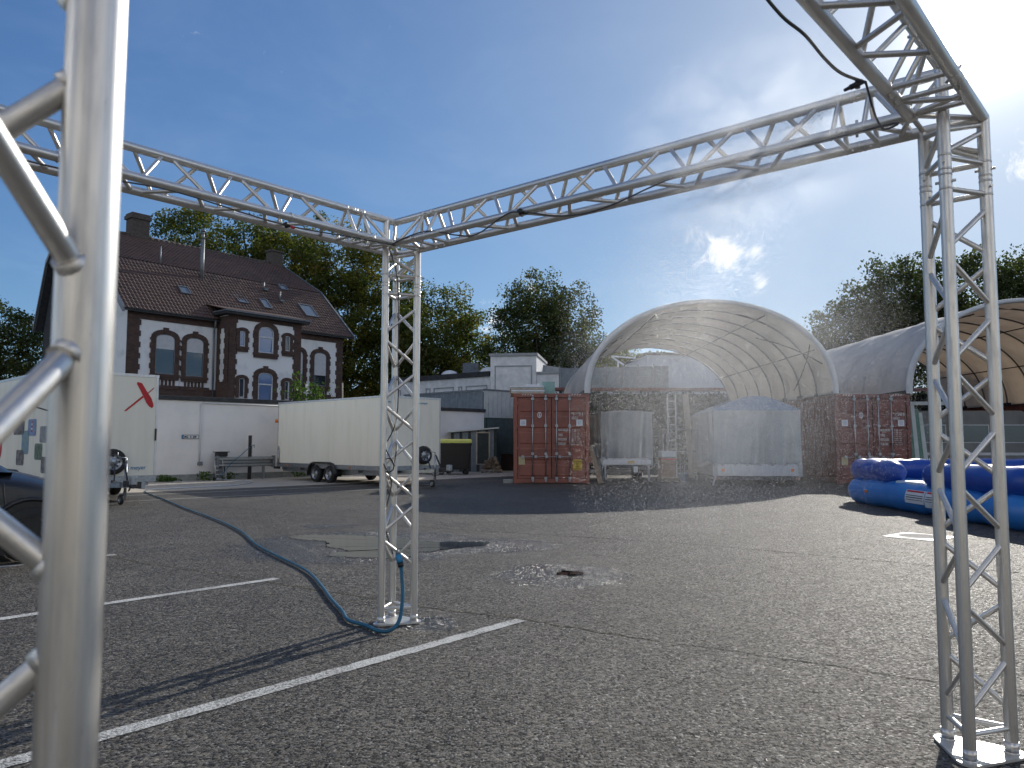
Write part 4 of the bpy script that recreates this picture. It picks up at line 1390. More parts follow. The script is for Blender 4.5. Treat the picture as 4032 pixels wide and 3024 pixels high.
# ------------------------------------------------------------------ shipping containers
def container(x0, y0, m, label, num, row2, seed):
    Wd, Hh, Lg = 2.438, 2.896, 12.19
    c = empty('shipping_container', (x0, y0, 0), 0, label=label, cat='container', group='red shipping containers carrying the shelters')
    f = MB()
    for x in (0, Wd - .12): f.box(x, x + .12, 0, .12, .12, Hh - .12); f.box(x, x + .12, Lg - .12, Lg, .12, Hh - .12)
    f.box(.121, Wd - .121, .0, .12, Hh - .13, Hh - .004); f.box(.121, Wd - .121, .0, .12, .02, .15)
    f.box(.0, .06, .121, Lg - .121, Hh - .08, Hh - .003); f.box(Wd - .06, Wd, .121, Lg - .121, Hh - .08, Hh - .003)
    f.box(.0, .06, .121, Lg - .121, .03, .19); f.box(Wd - .06, Wd, .121, Lg - .121, .03, .19)
    f.build('frame', m, c, .008)
    for x in (-.004, Wd - .174):
        for z in (0, Hh - .118):
            for y in (-.006, Lg - .172):
                k = MB().box(x, x + .178, y, y + .178, z, z + .118)
                k.build('corner_casting', m, c, .01)
    # corrugated long sides, roof and back wall
    def wave(n, depth):
        out = []
        p = .278
        t = 0.12
        while t < n - .12:
            for a, d in ((0, 0), (.07, 0), (.139, depth), (.209, depth)):
                if t + a < n - .12: out.append((t + a, d))
            t += p
        out.append((n - .12, 0))
        return out
    wv = wave(Lg, .036)
    for x, s in ((.012, 1), (Wd - .012, -1)):
        MB().grid([[(x + s * d, t, .18), (x + s * d, t, Hh - .07)] for t, d in wv], False).build('side_wall', m, c)
    MB().grid([[(.05, t, Hh - .03 - d * .5), (Wd - .05, t, Hh - .03 - d * .5)] for t, d in wv], False).build('roof', m, c)
    MB().box(.12, Wd - .12, Lg - .1, Lg - .06, .15, Hh - .13).build('end_wall', m, c)
    MB().box(.06, Wd - .06, .14, Lg - .12, .14, .18).build('floor', M_WOOD, c)
    # two doors with pressed ribs, gaskets and locking rods
    for k, (xa, xb) in enumerate(((.135, 1.205), (1.233, 2.303))):
        d = empty('door', parent=c)
        pn = MB().box(xa, xb, .03, .07, .165, Hh - .145)
        n = 5
        hgt = (Hh - .145 - .165) / n
        for j in range(n):
            z = .165 + j * hgt
            pn.prism([(0.0, z + .06), (.018, z + .10), (.018, z + hgt - .10), (0.0, z + hgt - .06)], (xa + .06, .03, 0), (0, -1, 0), (0, 0, 1), (xb - xa - .12, 0, 0))
        pn.build('panel', m, d)
        gs_ = MB().box(xa - .012, xa, .02, .06, .15, Hh - .13).box(xb, xb + .012, .02, .06, .15, Hh - .13).box(xa, xb, .02, .06, .150, .164).box(xa, xb, .02, .06, Hh - .144, Hh - .131)
        gs_.build('gasket', M_REDD, d)
        for rx in ((.61, 1.03) if k == 0 else (1.38, 1.80)):
            r_ = MB().tube((rx, -.03, .09), (rx, -.03, Hh - .07), .017, n=10)
            for z in (.17, .95, 1.85, 2.72): r_.box(rx - .045, rx + .045, -.05, .03, z - .04, z + .04)
            r_.box(rx - .03, rx + .03, -.045, .02, .06, .12).box(rx - .03, rx + .03, -.045, .02, Hh - .1, Hh - .05)
            ro = r_.build('locking_rod', M_STEEL, d)
            MB().bar((rx, -.05, .86), (rx - .36, -.055, .85), .014, .035, (0, 1, 0)).box(rx - .36, rx - .28, -.065, -.02, .82, .90).build('handle', M_STEEL, ro)
        for z in (.35, 1.1, 1.8, 2.55):
            hx_ = xa - .02 if k == 0 else xb + .02
            MB().tube((hx_, .01, z - .07), (hx_, .01, z + .07), .02, n=8).build('hinge', m, d)
    # hazard stripes on the header
    for xs in (.25, 1.85):
        for j in range(4):
            x = xs + j * .085
            MB().prism([(x, Hh - .06), (x + .045, Hh - .06), (x + .08, Hh - .02), (x + .035, Hh - .02)], (0, -.0035, 0), (1, 0, 0), (0, 0, 1), (0, .003, 0)).build('hazard_stripe', M_PAINTW, c)
    y = -.001
    rt = (R(90), 0, 0)
    MB().box(.20, .40, .002, .008, 1.85, 2.05).build('sticker', M_STICK, c)
    MB().box(.24, .36, -.001, .0018, 1.89, 2.01).build('sticker_print', M_FILM, c)
    MB().box(2.02, 2.22, .002, .008, 1.85, 2.05).build('sticker', M_STICK, c)
    MB().box(2.06, 2.18, -.001, .0018, 1.89, 2.01).build('sticker_print', M_FILM, c)
    ring = [(.83 + .072 * math.cos(a), 2.2 + .095 * math.sin(a)) for a in [j * math.pi / 12 for j in range(24)]]
    MB().prism(ring, (0, .002, 0), (1, 0, 0), (0, 0, 1), (0, .006, 0)).build('round_badge', M_STICK, c)
    MB().path([(.83 + .045 * math.cos(a), -.001, 2.2 + .06 * math.sin(a)) for a in [j * .5 for j in range(11)]], .008, 5).bar((.80, -.001, 2.16), (.80, -.001, 2.25), .004, .02).bar((.855, -.001, 2.15), (.855, -.001, 2.24), .004, .02).build('badge_mark', M_RED2, c)
    text(num, .125, (1.86, y, 2.19), rt, M_PAINTW, c, sx=.80, bold=.0035)
    text(row2, .115, (1.86, y, 2.06), rt, M_PAINTW, c, sx=.85, bold=.0035)
    for j, (w_, zz) in enumerate((('MAX.GROSS', 1.68), ('TARE', 1.52), ('PAYLOAD', 1.38), ('CUB.CAP.', 1.24))):
        text(w_, .105, (1.43, y, zz), rt, M_PAINTW, c, sx=.58, bold=.0035)
    for j, w_ in enumerate(('30 480  KGS', '67 200  LBS', ' 3 840  KGS', ' 8 470  LBS', '26 640  KGS', '58 730  LBS', ' 76.4  CU.M', '2 700  CU.FT')):
        text(w_, .062, (1.87, y, 1.70 - j * .066), rt, M_PAINTW, c, sx=.82)
    ys = MB().box(1.90, 2.20, .0015, .008, .42, .77); ys.build('caution_sticker', M_YELLOW, c)
    for w_, zz, s_ in (('CAUTION', .685, .07), ("9'6\"", .605, .07), ('HIGH', .525, .06), ('CONTAINER', .445, .058)):
        text(w_, s_, (2.05, -.002, zz), rt, M_BLACKT, c, sx=.85, align='CENTER')
    MB().box(.16, .36, .0015, .008, .60, .86).build('paper_label', M_PAPER, c)
    return c


CY = 24.83
container(.058, CY, M_RED, 'rust red shipping container with boards stacked on its roof', '956695 4', '45G1', 1)
container(10.44, CY, M_RED2, 'dark red shipping container between the two canvas shelters', '916240 0', '45G1', 2)
container(20.9, CY, M_RED2, 'red shipping container at the far side of the second shelter', '916251 7', '45G1', 3)

# boards and a glass sheet on top of the first container
for i, (z, x0, x1, m_) in enumerate(((2.90, -.10, .98, M_WOODP), (2.965, -.08, 1.00, M_STICK), (3.03, -.12, .97, M_WOODP), (3.10, -.13, .98, M_STICK))):
    o = MB().box(x0, x1, 0, 2.2, 0, .055).build('board', m_); o.location = (.058, CY + .1 + .02 * i, z)
    tag(o, ('lowest', 'second lowest', 'second highest', 'topmost')[i] + ' board of the stack on the rust red container', 'board', 'boards stacked on the container roof')
o = MB().box(0, .48, 0, .06, 0, .05).box(.02, .07, 0, .06, .05, .09).box(.41, .46, 0, .06, .05, .09).build('lamp_fitting', M_STICK); o.location = (.44, CY + .3, 3.16)
tag(o, 'narrow white lamp fitting lying on the board stack', 'lamp')
o = MB().box(0, .42, 0, .02, 0, .42).build('glass_sheet', M_GREENG); o.location = (1.0, CY + .55, 2.90)
tag(o, 'square green glass sheet standing on the rust red container', 'glass sheet')
for i, (x, rz, m_) in enumerate(((2.56, .10, M_WOOD), (2.66, .05, M_DARKWOOD))):
    o = MB().bar((0, 0, 0), (.0, .35, 1.22), .16, .045).build('plank', m_); o.location = (x + .26, CY - .30 + .12 * i, .02); o.rotation_euler = (0, R(-14), 0)
    tag(o, ('brown' if i == 0 else 'dark') + ' wooden plank leaning beside the rust red container', 'plank')
o = MB().box(0, .32, 0, .24, 0, .13).build('concrete_block', M_CONCB, None, .015); o.location = (-.28, CY + .05, 0)
tag(o, 'small grey concrete block at the foot of the rust red container', 'block')

# ------------------------------------------------------------------ canvas shelters
def shelter(x0, x1, y0, y1, base, rise, m, label, bays=8, seed=0):
    s = empty('canvas_shelter', ((x0 + x1) / 2, y0, base), 0, label=label, cat='shelter', group='arched canvas shelters on containers')
    a = (x1 - x0) / 2
    ln = y1 - y0
    nt_ = 44
    rnd = random.Random(seed)

    def pt(th, y, k=1.0, dz=0.0):
        c_, s_ = math.cos(th), math.sin(th)
        return Vector((-a * k * c_, y, rise * k * abs(s_) ** .92 + dz))
    rows = []
    sub = 6
    for i in range(bays * sub + 1):
        y = ln * i / (bays * sub)
        ph = (i % sub) / sub
        sag = math.sin(math.pi * ph)
        row = []
        for j in range(nt_ + 1):
            th = math.pi * j / nt_
            top = math.sin(th)
            wr = (.05 * math.sin(th * 23 + i * 1.1 + seed) + .04 * math.sin(th * 41 - i * .7)) * sag * top * top + .02 * math.sin(th * 9 + i * .35)
            row.append(pt(th, y, 1.0 - .042 * sag + wr * .25))
        rows.append(row)
    MB().grid(rows, True).build('canopy', m, s)
    for i in range(bays + 1):
        y = ln * i / bays + (.03 if i == 0 else 0)
        MB().path([pt(math.pi * j / 36, y, .985) for j in range(37)], .032 if i else .05, 8).build('hoop', M_STEEL if i == 0 else M_ZINC, s)
    for th in (R(28), R(62), R(118), R(152)):
        MB().path([pt(th, ln * i / 12, .94) for i in range(13)], .022, 6).build('purlin', M_DSTEEL, s)
    # wind braces in the first bays
    for th0, th1 in ((R(18), R(50)), (R(162), R(130)), (R(148), R(175))):
        MB().path([pt(th0 + (th1 - th0) * k / 6, ln / bays * 2 * k / 6, .935) for k in range(7)], .022, 6).build('wind_brace', M_DSTEEL, s)
    # rolled white front edge of the canvas
    P = []
    for j in range(nt_ + 1):
        th = math.pi * j / nt_
        P.append([pt(th, -.03, 1.012), pt(th, -.12, 1.006), pt(th, -.14, .985), pt(th, -.12, .968), pt(th, -.02, .962)])
    MB().grid(P, True).build('front_hem', M_HEM, s)
    for sx in (-1, 1):
        MB().box(sx * a - .08, sx * a + .08, -.05, ln, -.02, .10).build('foot_rail', M_DSTEEL, s)
    return s


M_HEM = mat('canvas_hem', (.60, .61, .62), (.48, .49, .50), 1.5, .7, 0, .3, 6)
shelter(2.38, 10.52, CY, CY + 12.1, 2.90, 3.04, M_CANV, 'tall open canvas shelter arched between the two red containers', seed=1)
shelter(12.78, 20.95, CY, CY + 12.1, 2.90, 3.10, M_CANV2, 'second brown lined canvas shelter behind the blue inflatable', seed=2)

# ------------------------------------------------------------------ covered trailers under the shelter
def tarp_trailer(c, rz, Wd, Lg, z_bed, z_side, z_eave, z_top, label, roofmat, strap=True, seed=0):
    t = empty('covered_trailer', (c[0], c[1], 0), rz, label=label, cat='trailer', group='tarpaulin covered trailers under the shelter')
    hw = Wd / 2
    rnd = random.Random(seed)
    ph = [(rnd.uniform(3, 9), rnd.uniform(0, 6), rnd.uniform(.3, 1)) for _ in range(7)]

    def fold(u, z):
        k = (z_eave - z) / (z_eave - z_side)
        return .045 * sum(math.sin(f * u * 2.2 + p + k * 1.5) * w for f, p, w in ph) * (.25 + .75 * k)
    n, mz = 44, 8
    P = []
    for j in range(mz + 1):
        z = z_side + .02 + (z_eave - z_side - .02) * j / mz
        P.append([(-hw + Wd * i / n, -.03 + fold(-hw + Wd * i / n, z), z - (.035 * abs(math.sin(i * math.pi / n * 6)) if j == 0 else 0)) for i in range(n + 1)])
    MB().grid(P, True).build('rear_tarp', M_TARP, t)
    for sx in (-1, 1):
        P = []
        for j in range(mz + 1):
            z = z_side + .02 + (z_eave - z_side - .02) * j / mz
            P.append([(sx * (hw + .004 + .6 * fold(1.7 + Lg * i / n, z)), Lg * i / n, z) for i in range(n + 1)])
        MB().grid(P, True).build('side_tarp', M_TARP, t)
    arc = [(-hw - .02, z_eave), (-hw * .55, z_eave + (z_top - z_eave) * .62), (-hw * .2, z_top - .01), (0, z_top), (hw * .2, z_top - .01), (hw * .55, z_eave + (z_top - z_eave) * .62), (hw + .02, z_eave)]
    rp = MB().grid([[(x, y, z) for x, z in arc] for y in (-.05, Lg * .33, Lg * .66, Lg + .03)], False)
    rp.add([(x, -.05, z) for x, z in arc], [tuple(range(7))]); rp.add([(x, Lg + .03, z) for x, z in arc], [tuple(range(7))])
    rp.build('roof_tarp', roofmat, t)
    MB().box(-hw, hw, -.04, 0, z_bed, z_side).build('tailboard', M_ALU, t, .008)
    for sx in (-1, 1):
        MB().box(sx * hw - .02, sx * hw + .02, .001, Lg, z_bed, z_side).build('side_board', M_ALU, t)
        MB().box(sx * (hw - .05) - .06, sx * (hw - .05) + .06, -.06, -.041, z_bed - .02, z_side + .03).build('corner_post', M_STEEL, t)
        MB().box(sx * (hw - .28) - .045, sx * (hw - .28) + .045, -.055, -.041, (z_bed + z_side) / 2 - .04, (z_bed + z_side) / 2 + .04).build('reflector', M_ORANGE, t)
        for yy in (Lg * .42, Lg * .42 + .72):
            wheel(t, (sx * (hw - .25), yy, .29), (sx, 0, 0), .29)
        MB().box(sx * (hw - .12) - .07, sx * (hw - .12) + .07, -.02, .02, z_bed - .11, z_bed - .03).build('tail_lamp', M_RED2, t)
    MB().box(-hw + .05, hw - .05, .02, Lg, z_bed - .12, z_bed - .002).build('chassis', M_DSTEEL, t)
    if strap:
        for k in range(7):
            x = -hw + Wd * (k + .5) / 7
            MB().path([(x, -.06, z_side + .03), (x + .06, -.065, z_side - .05), (x + .14, -.06, z_side + .03)], .006, 5).build('lashing', M_BLACK, t)
    MB().bar((-hw + .05, -.05, z_bed), (-hw - .04, -.06, .02), .05, .05).build('prop_leg', M_STEEL, t)
    return t


tb = tarp_trailer((7.48, 23.55), R(-5), 2.62, 4.2, .30, .66, 2.30, 2.74, 'large grey tarpaulin trailer with blue arched roof under the shelter', M_TARPB, seed=3)
ts = tarp_trailer((3.94, 26.5), R(2), 1.76, 2.8, .55, .78, 2.36, 2.42, 'small grey tarpaulin trailer beside the rust red container', M_TARP, seed=6)
MB().box(-.82, .82, -.062, -.05, .58, .72).build('name_strip', M_STICK, ts)
MB().box(.02, .26, -.066, -.0625, .60, .69).build('yellow_label', M_YELLOW, ts)
MB().box(.22, .36, -.09, -.07, .30, .50).build('number_plate', M_STICK, ts)
for x in (-.75, .75):
    MB().box(x - .03, x + .03, -.05, .0, .02, .56).build('support_leg', M_STEEL, ts)

# ladder, gate frame, wrapped pallet under the shelter
ld = empty('ladder', (5.72, 27.6, 0), R(6), label='aluminium ladder leaning in the middle of the open shelter', cat='ladder')
for sx in (0, .30):
    MB().bar((sx - .14, 0, .0), (sx + .10, .75, 3.1), .035, .075, (0, 1, 0)).build('rail', M_ALU, ld)
for k in range(10):
    t_ = (k + .7) / 10.6
    MB().tube((-.14 + .24 * t_, .75 * t_, 3.1 * t_), (.16 + .24 * t_, .75 * t_, 3.1 * t_), .016, n=8).build('rung', M_ALU, ld)
o = MB().bar((0, 0, .02), (-.05, .6, 3.15), .22, .03, (0, 1, 0)).build('plank', M_WOODP); o.location = (6.65, 28.6, 0)
tag(o, 'pale long plank standing upright next to the aluminium ladder', 'plank')
gf = empty('gate_frame', (5.88, 27.0, 0), R(3), label='grey tubular gate frame standing behind the wrapped pallet', cat='gate')
for sx in (-.59, .59): MB().tube((sx, 0, .0), (sx, 0, 1.8), .022, n=8).build('upright', M_STEEL, gf)
for z in (.25, 1.0, 1.78): MB().tube((-.59, 0, z), (.59, 0, z), .018, n=8).build('rail', M_STEEL, gf)
for k in range(7): MB().tube((-.45 + k * .15, 0, .25), (-.45 + k * .15, 0, 1.78), .006, n=6).build('bar', M_STEEL, gf)


def pallet(c, rz, label, nx=.8, ny=1.2):
    p = empty('pallet', (c[0], c[1], 0), rz, label=label, cat='pallet')
    for y in (0, ny * .25, ny * .5, ny * .75, ny - .12): MB().box(0, nx, y, y + .1, .122, .144).build('slat', M_WOODP, p)
    for x in (0, nx / 2 - .05, nx - .1):
        MB().box(x, x + .1, 0, ny, .0, .02).build('runner', M_WOODP, p)
        for y in (0, ny / 2 - .07, ny - .14): MB().box(x + .002, x + .098, y, y + .14, .021, .121).build('spacer_block', M_WOOD, p)
    return p


pallet((5.0, 26.0), 0, 'wooden pallet under the film wrapped cartons', .6, .8)
wc = empty('wrapped_cartons', (5.03, 26.05, .146), 0, label='brown cartons wrapped in film with a white sheet on top', cat='cartons')
for k in range(3):
    MB().box(.01 * (k % 2), .50 + .01 * k, .01, .6, k * .22, k * .22 + .215).build('carton', M_CARDB, wc, .01)
MB().box(.02, .52, .0, .62, .661, .88).build('white_sheet', M_FILM, wc, .03)
MB().box(.0, .53, -.005, .62, .58, .62).build('red_tape', M_REDT, wc)
bk = empty('bucket', (5.72, 25.7, 0), 0, label='dark blue bucket beside the film wrapped cartons', cat='bucket')
MB().lathe([(0, .01), (.11, .01), (.145, .30), (.152, .305), (.150, .29)], n=20).build('pail', M_TARPB, bk)
MB().path([(.148 * math.cos(a), -.06 * math.sin(a), .30 - .14 * math.sin(a)) for a in [k * math.pi / 10 for k in range(11)]], .004, 5).build('handle', M_STEEL, bk)

# ------------------------------------------------------------------ blue inflatable
pool = empty('inflatable_pool', (10.2, 14.6, 0), 0, label='large blue inflatable pool standing on the sunlit asphalt', cat='inflatable')
PO = Vector((10.2, 14.6, 0))


def rrect(x0, x1, y0, y1, r, n=8):
    out = []
    for cx, cy, a0 in ((x1 - r, y1 - r, 0), (x0 + r, y1 - r, 90), (x0 + r, y0 + r, 180), (x1 - r, y0 + r, 270)):
        for j in range(n + 1):
            a = R(a0 + 90 * j / n); out.append(Vector((cx + r * math.cos(a), cy + r * math.sin(a), 0)))
    return out


def densify(pts, step, closed=True):
    out = []
    m_ = len(pts)
    for i in range(m_ if closed else m_ - 1):
        a, b = pts[i], pts[(i + 1) % m_]
        n = max(1, int((b - a).length / step))
        out += [a.lerp(b, k / n) for k in range(n)]
    if not closed: out.append(pts[-1])
    return out


PX0, PX1, PY0, PY1 = 7.72, 12.6, 11.3, 17.45
loop = densify(rrect(PX0, PX1, PY0, PY1, .45), .18)
rnd = random.Random(2)
MB().path([p - PO + Vector((0, 0, .27)) for p in loop], [.29 + .012 * math.sin(i * 1.7) - (.035 if i % 9 == 0 else 0) for i in range(len(loop))], 16, True).build('lower_tube', M_POOLL, pool)
up = [p for p in loop]
# start the upper ring after the entry gap on the near long side (x = PX0)
gy0, gy1 = 14.35, 15.35
k0 = max(range(len(up)), key=lambda i: (up[i].y < gy0 and abs(up[i].x - PX0) < .01, up[i].y))
ring = up[k0:] + up[:k0]
ring = [p for p in ring if not (abs(p.x - PX0) < .02 and gy0 - .05 < p.y < gy1 + .05)]
ring = [Vector((PX0, gy0 - .02, 0))] + ring + [Vector((PX0, gy1 + .02, 0))]
rs = [.240 + .010 * math.sin(i * 1.3) - (.030 if i % 8 == 4 else 0) for i in range(len(ring))]
rs[0] = rs[-1] = .10; rs[1] = rs[-2] = .19
MB().path([p - PO + Vector((.03, 0, .72)) for p in ring], rs, 16).build('upper_tube', M_POOLD, pool)
MB().box(PX0 - PO.x + .05, PX1 - PO.x - .05, PY0 - PO.y + .1, PY1 - PO.y - .1, .10, .30).build('floor_mat', M_POOLL, pool)
for k in range(12):
    x = PX0 - PO.x + .3 + k * .35
    MB().tube((x, PY0 - PO.y + .3, .31), (x, PY1 - PO.y - .3, .31), .10, n=10).build('floor_rib', M_POOLD, pool)
MB().box(PX0 - PO.x - .12, PX0 - PO.x + .35, gy0 - PO.y, gy1 - PO.y, .50, .575).build('entry_step', M_POOLW, pool, .03)
for k, (y0, y1, z0, z1) in enumerate(((13.95, 14.62, .20, .44), (13.35, 13.93, .16, .44))):
    P = []
    for j in range(7):
        a = math.asin(max(-1, min(1, (z0 + (z1 - z0) * j / 6 - .27) / .31)))
        P.append([(PX0 - PO.x - .313 * math.cos(a), y - PO.y, .27 + .313 * math.sin(a)) for y in (y0, (y0 + y1) / 2, y1)])
    MB().grid(P, True).build('warning_label', M_STICK, pool)
    for (za, zb_, m_) in ((.405, .435, M_REDT), (.30, .315, M_BLACKT), (.26, .27, M_BLACKT), (.34, .352, M_BLACKT)):
        P = []
        for z in (za, zb_):
            a = math.asin((z - .27) / .315)
            P.append([(PX0 - PO.x - .3165 * math.cos(a), y - PO.y, .27 + .3165 * math.sin(a)) for y in (y0 + .04, y1 - .04)])
        MB().grid(P, False).build('label_line', m_, pool)
MB().tube((PX0 - PO.x - .29, 16.2 - PO.y, .30), (PX0 - PO.x - .34, 16.2 - PO.y, .31), .028, n=10).build('valve', M_ORANGE, pool)

# ------------------------------------------------------------------ things along the yard wall
gr = empty('crash_barrier', tuple(WALL0 + E1 * 2.75 + E2 * .55), math.atan2(E1.y, E1.x), label='short galvanised crash barrier section standing before the white wall', cat='barrier')
prf = [(0, .46), (-.08, .49), (-.08, .55), (0, .60), (0, .66), (-.08, .71), (-.08, .77), (0, .80)]
MB().grid([[(x, y, z) for y, z in prf] for x in (-1.0, -.5, 0, .5, 1.0)], False).build('beam', M_STEEL, gr, solid=.008)
for x in (-.7, .7): MB().box(x - .04, x + .04, .01, .09, 0, .72).build('post', M_STEEL, gr)
for x in (-1.08, 1.0): MB().box(x, x + .08, -.12, .06, .42, .84).build('end_cap', M_ZINC, gr, .02)
hd_ = empty('folding_trolley', tuple(WALL0 + E1 * 1.75 + E2 * .75), math.atan2(E1.y, E1.x) + .2, label='small folding hand trolley leaning by the crash barrier', cat='trolley')
for x in (-.16, .16): MB().path([(x, 0, .04), (x, .12, .66), (x * .8, .13, .72)], .015, 8).build('rail', M_ALU, hd_)
for z in (.08, .22, .36, .50): MB().tube((-.16, .02 + z * .16, z), (.16, .02 + z * .16, z), .012, n=8).build('rung', M_ALU, hd_)
MB().path([(-.13, .13, .72), (0, .14, .76), (.13, .13, .72)], .018, 8).build('grip', M_BLACK, hd_)
MB().box(-.2, .2, -.2, .02, .02, .04).build('toe_plate', M_STEEL, hd_)
for x in (-.17, .17): MB().lathe([(0, -.02), (.07, -.02), (.07, .02), (0, .02)], o=(x, .06, .07), axis=(1, 0, 0), n=14).build('wheel', M_RUBBER, hd_)
fp = empty('flower_box', tuple(WALL0 + E1 * 1.95 + E2 * .35), math.atan2(E1.y, E1.x), label='dark plastic crate on the crash barrier end by the white wall', cat='crate')
MB().box(-.18, .18, -.12, .12, .82, .96).build('crate', M_BLACK, fp, .01); MB().box(-.24, .24, -.14, .14, .961, .985).build('rim', M_BLACK, fp, .005)
MB().box(-.14, .14, -.1, .1, .0, .82).build('stand', M_ZINC, fp)
pp = empty('standpipe', tuple(WALL0 + E1 * 2.92 + E2 * .5), math.atan2(E1.y, E1.x), label='black standpipe post with tap and blue hose before the wall', cat='standpipe')
MB().box(-.045, .045, -.045, .045, 0, 1.55).build('post', M_BLACK, pp, .005)
MB().tube((.06, -.03, .0), (.06, -.03, 1.2), .015, n=8).tube((.02, -.03, 1.2), (.14, -.08, 1.2), .02, n=8).tube((.12, -.08, 1.23), (.12, -.08, 1.12), .014, n=8).build('tap_pipe', M_STEEL, pp)
MB().path(smooth_pts([(-.02, -.06, 1.15), (-.4, -.12, .85), (-.8, -.2, .55), (-1.15, -.25, .15)], 5), .012, 7).build('hose', M_BLUEH, pp)


def leaf_mesh(name, C, size, mat_, tint, seed, up=.35, asp=.62):
    """one mesh of many leaf-sized quads at points C"""
    rg = np.random.default_rng(seed)
    n = len(C)
    nr = rg.normal(size=(n, 3)); nr[:, 2] += up
    nr /= np.linalg.norm(nr, axis=1)[:, None]
    t_ = rg.normal(size=(n, 3)); t_ -= (t_ * nr).sum(1)[:, None] * nr
    t_ /= np.linalg.norm(t_, axis=1)[:, None]
    b_ = np.cross(nr, t_)
    s_ = (size * rg.uniform(.6, 1.35, n))[:, None]
    V_ = np.empty((n, 4, 3))
    V_[:, 0] = C - t_ * s_ * .5
    V_[:, 1] = C + b_ * s_ * asp * .5 + nr * s_ * .10
    V_[:, 2] = C + t_ * s_ * .5
    V_[:, 3] = C - b_ * s_ * asp * .5 + nr * s_ * .10
    me = bpy.data.meshes.new(name)
    me.vertices.add(4 * n); me.loops.add(4 * n); me.polygons.add(n)
    me.vertices.foreach_set('co', V_.reshape(-1))
    me.loops.foreach_set('vertex_index', np.arange(4 * n, dtype=np.int32))
    me.polygons.foreach_set('loop_start', np.arange(0, 4 * n, 4, dtype=np.int32))
    at = me.attributes.new('tint', 'FLOAT', 'POINT')
    at.data.foreach_set('value', np.repeat(tint, 4).astype(np.float32))
    me.materials.append(mat_)
    me.update(); me.validate()
    return me


def soft_ball(rg, n, rmax):
    """gaussian points with the far tail drawn back inside"""
    p = rg.normal(size=(n, 3))
    r_ = np.linalg.norm(p, axis=1)
    k = np.where(r_ > rmax, rmax * rg.random(n) ** .5 / r_, 1.0)
    return p * k[:, None]


def tree(name, label, base, lobes, n_clump, per, size, mat_, seed, trunk_r=.35, trunk_h=5.0, sig=.62, group='tall trees beyond the yard'):
    """lobes: (dx,dy,z,rx,ry,rz) ellipsoids round the base"""
    rg = np.random.default_rng(seed)
    t = empty(name, (base[0], base[1], 0), 0, label=label, cat='tree', group=group)
    Lb = np.array(lobes, float)
    wts = Lb[:, 3] * Lb[:, 5] + Lb[:, 4] * Lb[:, 5]; wts /= wts.sum()
    cl_ = []
    while len(cl_) < n_clump:
        k = rg.choice(len(Lb), p=wts)
        d = rg.normal(size=3); d /= np.linalg.norm(d)
        r_ = 1 - .55 * rg.random() ** 2.2
        r_ *= 1 + .12 * math.sin(d[0] * 7 + seed) * math.cos(d[2] * 6)
        cl_.append(Lb[k, :3] + d * Lb[k, 3:] * r_)
    cl_ = np.array(cl_)
    tint_c = np.clip(rg.normal(.45, .22, n_clump), 0, 1)
    per = per * 1.75; size = size * .76
    cnt_ = rg.integers(int(per * .55), int(per * 1.45), n_clump)
    idx = np.repeat(np.arange(n_clump), cnt_)
    sc_ = rg.uniform(.6, 1.25, n_clump)[idx][:, None]
    C = cl_[idx] + soft_ball(rg, len(idx), 1.9) * np.array([sig, sig, sig * .75]) * sc_
    tint = np.clip(tint_c[idx] + rg.normal(0, .12, len(idx)), 0, 1)
    link('crown', leaf_mesh('crown', C, size, mat_, tint, seed), t)
    tr = MB()
    zt_ = max(Lb[:, 2].min() + 1.0, trunk_h)
    pts_ = [Vector((rg.normal() * .12 * k, rg.normal() * .12 * k, zt_ * k / 5)) for k in range(6)]
    tr.path(pts_, [trunk_r * (1.25 if k == 0 else 1 - .09 * k) for k in range(6)], 10)
    for k in rg.choice(n_clump, min(34, n_clump), replace=False):
        a = pts_[int(rg.integers(2, 6))]
        c_ = Vector(cl_[k])
        mid = a.lerp(c_, .5) + Vector((0, 0, .25))
        tr.path([a, mid, c_], [trunk_r * .42, trunk_r * .2, .03], 6)
    tr.build('trunk', M_BARK, t)
    return t


# weeds along the wall foot and a shrub on top of the wall
rgw = np.random.default_rng(3)
for i, (s, e, n, sp, hgt) in enumerate(((.05, .25, 150, .16, .22), (.32, .2, 60, .1, .12), (1.38, .45, 130, .15, .30), (2.2, .4, 90, .13, .26), (5.0, .3, 60, .12, .2))):
    b = WALL0 + E1 * s + E2 * e
    C = np.stack([rgw.normal(0, sp, n), rgw.normal(0, sp, n), rgw.uniform(.02, hgt, n)], 1)
    o = link('weed_tuft', leaf_mesh('weed_tuft', C, .09, M_WEED, rgw.uniform(0, 1, n), 40 + i, .6))
    o.location = b
    tag(o, ('bushy green weed at the wall foot behind the trailer hitch', 'tiny weed tuft at the wall foot beside the bushy one', 'green weed tuft behind the folding trolley', 'green weed tuft under the crash barrier end', 'small weed tuft at the wall foot near the plain trailer')[i], 'weed', 'weeds along the wall foot')
sh = empty('shrub', (-8.15, 30.4, 0), 0, label='light green shrub with a white stake rising above the yard wall', cat='shrub')
C = np.concatenate([rgw.normal(0, 1, (420, 3)) * (.42, .3, .28) + (.05, 0, 3.05), rgw.normal(0, 1, (90, 3)) * (.10, .10, .28) + (-.38, 0, 3.5), rgw.normal(0, 1, (110, 3)) * (.14, .14, .22) + (.35, 0, 3.4)])
link('foliage', leaf_mesh('foliage', C, .12, M_WEED, rgw.uniform(0, .8, len(C)), 61, .5), sh)
for k in range(7):
    MB().tube((.08 * k - .25, 0, 0), (.16 * k - .5, .05, 3.35), .02, .008, n=6).build('stem', M_BARK, sh)
MB().tube((.05, -.1, 2.6), (.02, -.1, 3.6), .035, n=8).build('stake', M_FRAMEW, sh)
